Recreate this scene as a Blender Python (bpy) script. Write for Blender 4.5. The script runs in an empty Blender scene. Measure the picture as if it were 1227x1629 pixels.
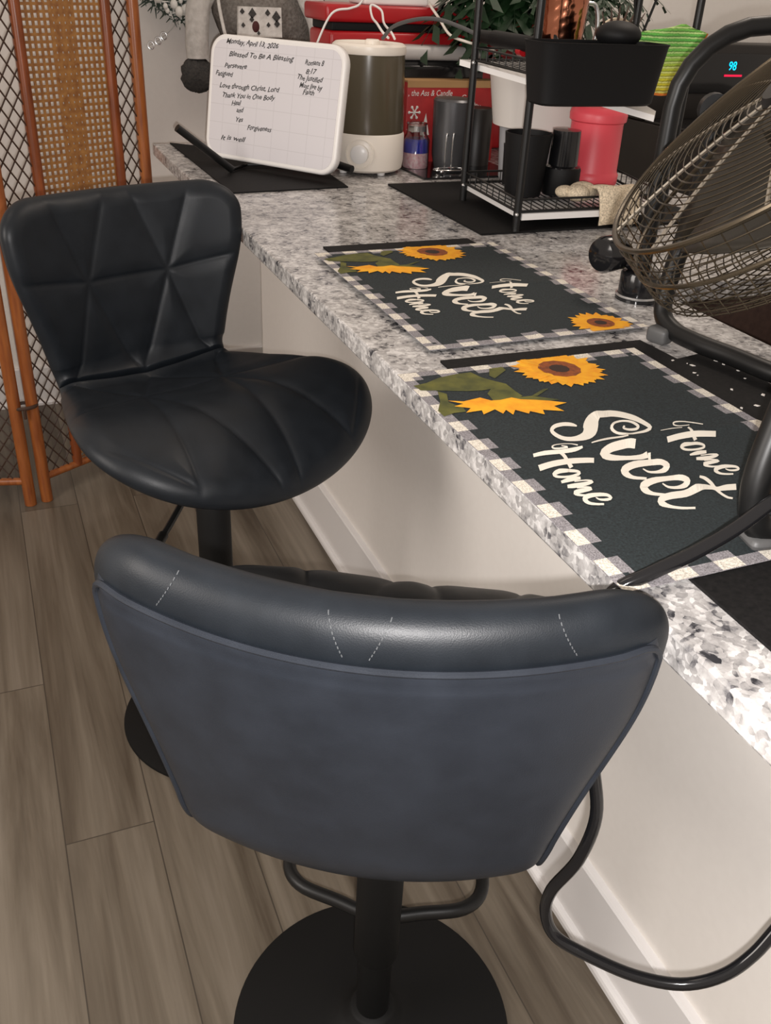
import bpy, bmesh, math, random, json
import numpy as np
from mathutils import Vector, Matrix
C = bpy.context.scene.collection
SC = bpy.context.scene
PI = math.pi
# ------------------------------------------------------------------ camera
cam = bpy.data.cameras.new('camera'); camo = bpy.data.objects.new('camera', cam); C.objects.link(camo)
_y, _p, _r = .414, .530, .052
_F = Vector((math.sin(_y)*math.cos(_p), math.cos(_y)*math.cos(_p), -math.sin(_p)))
_R0 = Vector((math.cos(_y), -math.sin(_y), 0)); _U0 = _R0.cross(_F)
_R = math.cos(_r)*_R0 + math.sin(_r)*_U0; _U = -math.sin(_r)*_R0 + math.cos(_r)*_U0
CAM = Vector((-.726, 0, 1.360))
camo.matrix_world = Matrix(((_R.x,_U.x,-_F.x,CAM.x),(_R.y,_U.y,-_F.y,CAM.y),(_R.z,_U.z,-_F.z,CAM.z),(0,0,0,1)))
cam.sensor_fit = 'HORIZONTAL'; cam.sensor_width = 36; cam.lens = 1467/1227*36; cam.clip_start = .02
SC.camera = camo
# ------------------------------------------------------------------ light
w = bpy.data.worlds.new('world'); SC.world = w; w.use_nodes = True
w.node_tree.nodes['Background'].inputs[0].default_value = (1.0, .86, .74, 1)
w.node_tree.nodes['Background'].inputs[1].default_value = .52
fl = bpy.data.lights.new('flash', 'POINT'); fl.energy = 58; fl.color = (1, .96, .94); fl.shadow_soft_size = .006
flo = bpy.data.objects.new('flash', fl); C.objects.link(flo); flo.location = CAM - _U*.022 + _R*.012
def area(name, loc, size, energy, color, rot=(0,0,0)):
    l = bpy.data.lights.new(name, 'AREA'); l.energy = energy; l.size = size; l.color = color
    o = bpy.data.objects.new(name, l); C.objects.link(o); o.location = loc; o.rotation_euler = rot
area('kitchen_fill', (1.0, 1.9, 2.5), .5, 10, (1, .86, .74))  # unseen fill added for ambient light, lifts the far wall
area('room_fill', (-1.0, 1.6, 2.6), .6, 3, (1, .84, .70))  # weak overhead fill, added for ambient light only
area('side_fill', (-2.4, .7, 1.7), 1.0, 30, (1, .92, .85), (math.radians(82), 0, math.radians(-80)))  # soft side fill added out of view to brighten the bar wall
SC.view_settings.view_transform = 'Standard'; SC.view_settings.look = 'None'
SC.view_settings.gamma = 1; SC.view_settings.exposure = 0; SC.view_settings.use_curve_mapping = False
# ------------------------------------------------------------------ helpers
def build(name, verts, faces, mat, parent=None, smooth=True, ang=35, mats=None, midx=None):
    me = bpy.data.meshes.new(name)
    me.from_pydata([tuple(float(c) for c in v) for v in verts], [], [tuple(int(i) for i in f) for f in faces])
    for m in (mats or [mat]): me.materials.append(m)
    if midx is not None: me.polygons.foreach_set('material_index', midx)
    bm = bmesh.new(); bm.from_mesh(me); bmesh.ops.remove_doubles(bm, verts=bm.verts, dist=1e-6)
    bmesh.ops.recalc_face_normals(bm, faces=bm.faces); bm.to_mesh(me); bm.free()
    if smooth:
        me.polygons.foreach_set('use_smooth', [True]*len(me.polygons)); me.set_sharp_from_angle(angle=math.radians(ang))
    o = bpy.data.objects.new(name, me); C.objects.link(o)
    if parent: o.parent = parent
    return o
class G:
    def __init__(s): s.v = []; s.f = []
    def add(s, v, f):
        n = len(s.v); s.v += [tuple(x) for x in v]; s.f += [tuple(i+n for i in q) for q in f]; return s
    def box(s, lo, hi, M=None):
        x0,y0,z0 = lo; x1,y1,z1 = hi
        v = [Vector(p) for p in ((x0,y0,z0),(x1,y0,z0),(x1,y1,z0),(x0,y1,z0),(x0,y0,z1),(x1,y0,z1),(x1,y1,z1),(x0,y1,z1))]
        if M: v = [M @ p for p in v]
        return s.add(v, [(0,3,2,1),(4,5,6,7),(0,1,5,4),(1,2,6,5),(2,3,7,6),(3,0,4,7)])
    def rbox(s, lo, hi, r=.004, seg=3, M=None):
        bm = bmesh.new(); bmesh.ops.create_cube(bm, size=1)
        for v in bm.verts: v.co = Vector(((lo[i]+hi[i])/2 + v.co[i]*(hi[i]-lo[i]) for i in range(3)))
        bmesh.ops.bevel(bm, geom=list(bm.edges), offset=r, segments=seg, affect='EDGES', profile=.5)
        bm.verts.index_update()
        s.add([(M @ v.co) if M else v.co for v in bm.verts], [[v.index for v in f.verts] for f in bm.faces]); bm.free(); return s
    def tube(s, pts, r, n=10, closed=False, cap=True, smooth=0):
        P = [Vector(p) for p in pts]
        if smooth: P = crv(P, smooth, closed)
        R = r if hasattr(r, '__len__') else [r]*len(P)
        if len(R) != len(P): R = list(np.interp(np.linspace(0,1,len(P)), np.linspace(0,1,len(R)), R))
        m = len(P); rings = []; up = None
        for i in range(m):
            if closed: t = P[(i+1)%m]-P[i-1]
            else: t = P[min(i+1,m-1)]-P[max(i-1,0)]
            t.normalize()
            if up is None: up = t.orthogonal().normalized()
            up = (up - t*up.dot(t)); up.normalize(); b = t.cross(up)
            rings.append([P[i] + (up*math.cos(2*PI*k/n) + b*math.sin(2*PI*k/n))*R[i] for k in range(n)])
        v = [q for rg in rings for q in rg]; f = []
        for i in range(m if closed else m-1):
            j = (i+1)%m
            for k in range(n): f.append((i*n+k, i*n+(k+1)%n, j*n+(k+1)%n, j*n+k))
        if not closed and cap: f += [tuple(range(n))[::-1], tuple((m-1)*n+k for k in range(n))]
        return s.add(v, f)
    def lathe(s, prof, n=40, M=None, org=(0,0,0), cap=True):
        v = []; f = []; o = Vector(org)
        for r, z in prof:
            for k in range(n):
                p = Vector((r*math.cos(2*PI*k/n), r*math.sin(2*PI*k/n), z)); v.append(((M @ p) if M else p)+o)
        for i in range(len(prof)-1):
            for k in range(n): f.append((i*n+k, i*n+(k+1)%n, (i+1)*n+(k+1)%n, (i+1)*n+k))
        if cap:
            if prof[0][0] > 1e-5: f.append(tuple(range(n))[::-1])
            if prof[-1][0] > 1e-5: f.append(tuple((len(prof)-1)*n+k for k in range(n)))
        return s.add(v, f)
    def ball(s, c, r, n=12, sc=(1,1,1), M=None):
        pr = [(max(r*math.sin(PI*i/n),1e-6), -r*math.cos(PI*i/n)) for i in range(n+1)]
        T = Matrix.Translation(Vector(c)) @ (M if M else Matrix.Identity(4)) @ Matrix.Diagonal((*sc,1))
        return s.lathe(pr, n*2, T, cap=False)
    def prism(s, poly, z0, z1, M=None):
        n = len(poly); v = [Vector((x,y,z0)) for x,y in poly]+[Vector((x,y,z1)) for x,y in poly]
        if M: v = [M @ p for p in v]
        return s.add(v, [tuple(range(n))[::-1], tuple(range(n,2*n))]+[(i,(i+1)%n,n+(i+1)%n,n+i) for i in range(n)])
    def obj(s, name, mat, parent=None, **k): return build(name, s.v, s.f, mat, parent, **k)
def crv(P, n=6, closed=False):
    P = [Vector(p) for p in P]; m = len(P); out = []
    for i in range(m if closed else m-1):
        if closed: a,b,c,d = P[i-1],P[i],P[(i+1)%m],P[(i+2)%m]
        else: a,b,c,d = (P[i-1] if i else P[0]*2-P[1]),P[i],P[i+1],(P[i+2] if i+2 < m else P[i+1]*2-P[i])
        for k in range(n):
            t = k/n; out.append(.5*((2*b)+(c-a)*t+(2*a-5*b+4*c-d)*t*t+(3*b-a-3*c+d)*t**3))
    if not closed: out.append(P[-1])
    return out
def tag(o, label=None, cat=None, group=None, kind=None):
    if label: o['label'] = label
    if cat: o['category'] = cat
    if group: o['group'] = group
    if kind: o['kind'] = kind
    return o
def thing(name, loc, label, cat, rz=0, group=None):
    o = bpy.data.objects.new(name, None); C.objects.link(o); o.empty_display_size = .05
    o.location = loc; o.rotation_euler = (0,0,rz); return tag(o, label, cat, group)
def plabel(o, l): o['label'] = l; return o
def copy_tree(o, parent=None):
    c = o.copy(); C.objects.link(c); c.parent = parent
    for ch in list(o.children): copy_tree(ch, c)
    return c
# ------------------------------------------------------------------ materials
def mat(name, col=(.5,.5,.5), rough=.5, metal=0, **k):
    m = bpy.data.materials.new(name); m.use_nodes = True; b = m.node_tree.nodes['Principled BSDF']
    b.inputs['Base Color'].default_value = (*col,1); b.inputs['Roughness'].default_value = rough; b.inputs['Metallic'].default_value = metal
    for kk, v in k.items(): b.inputs[kk.replace('_',' ')].default_value = v
    return m
class N:
    def __init__(s, m): s.m = m; s.t = m.node_tree; s.b = s.t.nodes['Principled BSDF']
    def n(s, ty, **k):
        x = s.t.nodes.new(ty)
        for a, v in k.items():
            if a.startswith('i_'): x.inputs[int(a[2:]) if a[2:].isdigit() else a[2:].replace('_',' ')].default_value = v
            else: setattr(x, a, v)
        return x
    def l(s, a, b): s.t.links.new(a, b)
    def coord(s, scale=(1,1,1), rot=(0,0,0)):
        tc = s.n('ShaderNodeTexCoord'); mp = s.n('ShaderNodeMapping'); mp.inputs['Scale'].default_value = scale; mp.inputs['Rotation'].default_value = rot
        s.l(tc.outputs['Object'], mp.inputs[0]); return mp.outputs[0]
    def ramp(s, src, stops, interp='LINEAR'):
        r = s.n('ShaderNodeValToRGB'); r.color_ramp.interpolation = interp; e = r.color_ramp.elements
        while len(e) < len(stops): e.new(.5)
        for q, (p, c) in zip(e, stops): q.position = p; q.color = (*c,1) if len(c) == 3 else c
        s.l(src, r.inputs[0]); return r.outputs[0]
    def mix(s, f, a, b, mode='MIX'):
        x = s.n('ShaderNodeMix', data_type='RGBA', blend_type=mode)
        for i, q in ((0,f),(6,a),(7,b)):
            if hasattr(q,'links'): s.l(q, x.inputs[i])
            else: x.inputs[i].default_value = q if i == 0 else (*q,1)
        return x.outputs[2]
    def bump(s, h, d=.001, st=1):
        x = s.n('ShaderNodeBump'); x.inputs['Distance'].default_value = d; x.inputs['Strength'].default_value = st
        s.l(h, x.inputs['Height']); s.l(x.outputs[0], s.b.inputs['Normal'])
def noisy(name, c1, c2, rough=.5, scale=30, detail=4, bump=0, metal=0, sc=(1,1,1), **k):
    m = mat(name, c1, rough, metal, **k); q = N(m); v = q.coord(sc)
    t = q.n('ShaderNodeTexNoise', i_Scale=scale, i_Detail=detail); q.l(v, t.inputs['Vector'])
    q.l(q.ramp(t.outputs[0], [(.3,c1),(.7,c2)]), q.b.inputs['Base Color'])
    if bump: q.bump(t.outputs[0], bump)
    return m
def granite():
    m = mat('granite', rough=.17, Specular_IOR_Level=.32); q = N(m); v = q.coord()
    nd = q.n('ShaderNodeTexNoise', i_Scale=60, i_Detail=3); q.l(v, nd.inputs['Vector'])
    sc = q.n('ShaderNodeVectorMath', operation='SCALE'); sc.inputs['Scale'].default_value = .012; q.l(nd.outputs['Color'], sc.inputs[0])
    ad = q.n('ShaderNodeVectorMath', operation='ADD'); q.l(v, ad.inputs[0]); q.l(sc.outputs[0], ad.inputs[1])
    vo = q.n('ShaderNodeTexVoronoi', i_Scale=175); q.l(ad.outputs[0], vo.inputs['Vector'])
    sp = q.n('ShaderNodeSeparateColor'); q.l(vo.outputs['Color'], sp.inputs[0])
    n1 = q.n('ShaderNodeTexNoise', i_Scale=36, i_Detail=5, i_Roughness=.62); q.l(v, n1.inputs['Vector'])
    mx = q.n('ShaderNodeMath', operation='MULTIPLY_ADD'); q.l(n1.outputs[0], mx.inputs[0]); mx.inputs[1].default_value = 1.5; mx.inputs[2].default_value = -.40
    ml = q.n('ShaderNodeMath', operation='MULTIPLY_ADD'); q.l(sp.outputs[0], ml.inputs[0]); ml.inputs[1].default_value = .42; q.l(mx.outputs[0], ml.inputs[2])
    c = q.ramp(ml.outputs[0], [(.18,(.03,.03,.034)),(.28,(.13,.125,.13)),(.38,(.27,.26,.255)),(.52,(.36,.345,.335)),(.66,(.46,.445,.435)),(.86,(.64,.62,.605))])
    q.l(c, q.b.inputs['Base Color']); return m
def planks():
    m = mat('floor_planks', rough=.42); q = N(m)
    v = q.coord((1,1,1), (0,0,PI/2))
    br = q.n('ShaderNodeTexBrick', offset=.37, offset_frequency=2)
    br.inputs['Color1'].default_value = (0,0,0,1); br.inputs['Color2'].default_value = (1,1,1,1); br.inputs['Mortar'].default_value = (.5,.5,.5,1)
    br.inputs['Scale'].default_value = 1; br.inputs['Mortar Size'].default_value = .0012; br.inputs['Brick Width'].default_value = 1.22; br.inputs['Row Height'].default_value = .155
    q.l(v, br.inputs['Vector'])
    # grain stretched along the planks, shifted per plank
    v2 = q.coord((14,.9,1)); add = q.n('ShaderNodeVectorMath', operation='ADD'); q.l(v2, add.inputs[0])
    ms = q.n('ShaderNodeVectorMath', operation='SCALE'); ms.inputs['Scale'].default_value = 9; q.l(br.outputs['Color'], ms.inputs[0]); q.l(ms.outputs[0], add.inputs[1])
    n1 = q.n('ShaderNodeTexNoise', i_Scale=1.0, i_Detail=6, i_Roughness=.6, i_Distortion=.6); q.l(add.outputs[0], n1.inputs['Vector'])
    c = q.ramp(n1.outputs[0], [(.30,(.075,.056,.038)),(.42,(.13,.105,.077)),(.55,(.185,.155,.118)),(.70,(.24,.205,.162))])
    v3 = q.coord((90,2.2,1)); n2 = q.n('ShaderNodeTexNoise', i_Scale=1.0, i_Detail=5); q.l(v3, n2.inputs['Vector'])
    c = q.mix(.35, c, q.ramp(n2.outputs[0], [(.3,(.35,.33,.31)),(.7,(1,1,1))]), 'MULTIPLY')
    c = q.mix(q.ramp(br.outputs['Color'], [(0,(.0,.0,.0)),(1,(.5,.5,.5))]), c, (.62,.60,.58), 'MULTIPLY')
    c = q.mix(br.outputs['Fac'], c, (.05,.04,.03))
    q.l(c, q.b.inputs['Base Color']); q.bump(n2.outputs[0], .0004); return m
def leather(name, col):
    m = mat(name, col, .40); q = N(m); v = q.coord()
    n = q.n('ShaderNodeTexVoronoi', i_Scale=900); q.l(v, n.inputs['Vector']); q.bump(n.outputs['Distance'], .00012, .5)
    q.b.inputs['Specular IOR Level'].default_value = .30
    n1 = q.n('ShaderNodeTexNoise', i_Scale=25, i_Detail=5); q.l(v, n1.inputs['Vector'])
    q.l(q.ramp(n1.outputs[0], [(.3,tuple(x*.85 for x in col)),(.7,tuple(x*1.15 for x in col))]), q.b.inputs['Base Color'])
    q.l(q.ramp(n1.outputs[0], [(.3,(.40,)*3),(.7,(.48,)*3)]), q.b.inputs['Roughness']); return m
def cloth(name, col, c2=None, scale=700):
    m = mat(name, col, .9); q = N(m); v = q.coord()
    n = q.n('ShaderNodeTexNoise', i_Scale=scale, i_Detail=2); q.l(v, n.inputs['Vector'])
    q.l(q.ramp(n.outputs[0], [(.3,tuple(x*.6 for x in col)),(.7,c2 or tuple(min(1,x*1.3) for x in col))]), q.b.inputs['Base Color']); q.bump(n.outputs[0], .0004); return m
M = dict(
 wall=noisy('wall_paint',(.755,.72,.68),(.775,.74,.70),.7,60), trim=mat('trim_white',(.74,.72,.71),.35),
 granite=granite(), floor=planks(), leather=leather('black_leather',(.0085,.0110,.0145)), leather2=leather('back_leather',(.0165,.020,.027)),
 bmetal=mat('black_metal',(.006,.006,.006),.4,Specular_IOR_Level=.35), bmetal2=mat('black_powder',(.005,.005,.005),.6,Specular_IOR_Level=.2), bgloss=mat('black_gloss',(.008,.008,.009),.12),
 bmat=noisy('black_mat',(.006,.006,.006),(.012,.011,.011),.7,200,Specular_IOR_Level=.15), rubber=mat('grey_rubber',(.075,.075,.075),.5),
 chrome=mat('chrome',(.8,.8,.8),.15,1), white=mat('white_plastic',(.78,.76,.74),.3), offwhite=mat('cream_plastic',(.80,.74,.66),.35),
 cane=noisy('cane',(.36,.17,.045),(.20,.075,.02),.5,60), wood=noisy('rattan_pole',(.26,.065,.016),(.12,.028,.007),.32,9,5,sc=(8,8,1)),
 wood2=noisy('rattan_pole_light',(.36,.115,.028),(.20,.052,.013),.32,9,5,sc=(8,8,1)), wire=mat('dark_lattice',(.05,.025,.015),.5),
 red=mat('red_plastic',(.38,.008,.012),.3), redbox=noisy('red_card',(.42,.02,.02),(.34,.012,.014),.5,30), card=mat('brown_card',(.42,.24,.10),.7),
 ink=mat('marker_ink',(.02,.02,.02),.5), print_white=mat('print_cream',(.74,.69,.60),.85),
 yellow=noisy('petal_yellow',(.85,.42,.01),(.75,.28,.005),.85,60), brown=noisy('flower_brown',(.30,.07,.01),(.14,.035,.008),.9,200), dkbrown=mat('flower_centre',(.03,.012,.006),.9),
 green=noisy('leaf_print',(.13,.125,.02),(.05,.055,.012),.9,40), gold=mat('petal_edge',(.55,.20,.005),.85),
 cloth_dark=cloth('placemat_cloth',(.007,.012,.014),(.016,.025,.028),420), cloth_grey=cloth('plaid_grey',(.20,.185,.195),(.33,.31,.325)), cloth_white=cloth('plaid_cream',(.66,.60,.50),(.88,.82,.72)),
 smoke=mat('humidifier_tank',(.085,.070,.045),.22), glass=mat('glass',(1,1,1),.05), pink=mat('pink_canister',(.72,.075,.10),.42), beige=cloth('beige_cloth',(.62,.52,.38),None,300),
 grey=mat('grey_metal_tumbler',(.10,.10,.105),.35,.6), bucket=mat('bucket_white',(.72,.68,.64),.35), bucket2=mat('bucket_grey',(.42,.42,.44),.4),
 copper=noisy('copper_mug',(.55,.22,.13),(.28,.09,.05),.12,14,metal=1), fanwire=mat('bronze_wire',(.10,.080,.055),.26,.85), blade=mat('fan_blade',(.03,.026,.02),.35,.5),
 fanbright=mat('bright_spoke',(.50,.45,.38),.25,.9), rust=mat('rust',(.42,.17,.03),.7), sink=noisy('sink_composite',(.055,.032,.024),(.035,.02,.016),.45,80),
 fol=noisy('dark_green_leaf',(.004,.018,.005),(.008,.034,.009),.5,30), fir=noisy('fir_green',(.02,.045,.03),(.05,.07,.05),.6,60), frost=mat('frost',(.75,.74,.70),.6),
 fur=noisy('grey_fur',(.13,.115,.10),(.24,.22,.20),.95,120,6,.004), fur2=noisy('dark_fur',(.03,.03,.03),(.07,.065,.06),.95,160,6,.004), wfur=noisy('white_fur',(.52,.50,.47),(.68,.66,.63),.95,60,5,.003), nose=mat('dark_red_nose',(.06,.012,.012),.8),
 blue=mat('blue_beads',(.01,.02,.35),.25), pinkb=noisy('pink_beads',(.75,.35,.42),(.85,.7,.7),.25,160), orange=noisy('orange_yarn',(.85,.26,.04),(.6,.14,.02),.9,120),
 black=mat('matte_black',(.004,.004,.0045),.6,Specular_IOR_Level=.25), range=noisy('range_dark',(.010,.008,.007),(.016,.012,.010),.45,6), cream=mat('cream_lit',(.85,.72,.55),.6),
 silver=mat('silver',(.6,.6,.6),.3,.9), stitch=mat('thread',(.08,.085,.09),.8), greyplastic=mat('grey_plastic',(.45,.43,.42),.4))
M['glass'].node_tree.nodes['Principled BSDF'].inputs['Transmission Weight'].default_value = 1
def emis(name, c, s):
    m = mat(name, c); b = m.node_tree.nodes['Principled BSDF']; b.inputs['Emission Color'].default_value = (*c,1); b.inputs['Emission Strength'].default_value = s; return m
M['cyan'] = emis('led_cyan', (.0,.55,1), 2.2); M['ledred'] = emis('led_red', (1,.01,.08), .6)
def crochet():
    m = mat('crochet', rough=.95); q = N(m); tc = q.n('ShaderNodeTexCoord'); sp = q.n('ShaderNodeSeparateXYZ'); q.l(tc.outputs['Object'], sp.inputs[0])
    c = q.ramp(sp.outputs[2], [(0,(.75,.60,.03)),(.03,(.70,.72,.05)),(.065,(.22,.62,.10)),(.09,(.12,.50,.08)),(.13,(.35,.68,.12))])
    wv = q.n('ShaderNodeTexWave', bands_direction='Z', i_Scale=38, i_Distortion=1.2); wv.inputs['Detail Scale'].default_value = 6; q.l(tc.outputs['Object'], wv.inputs['Vector'])
    q.l(q.mix(q.ramp(wv.outputs[0], [(0,(.5,.5,.5)),(.6,(0,0,0))]), c, (.9,.95,.45)), q.b.inputs['Base Color']); q.bump(wv.outputs[0], .004); return m
M['crochet'] = crochet()

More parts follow.
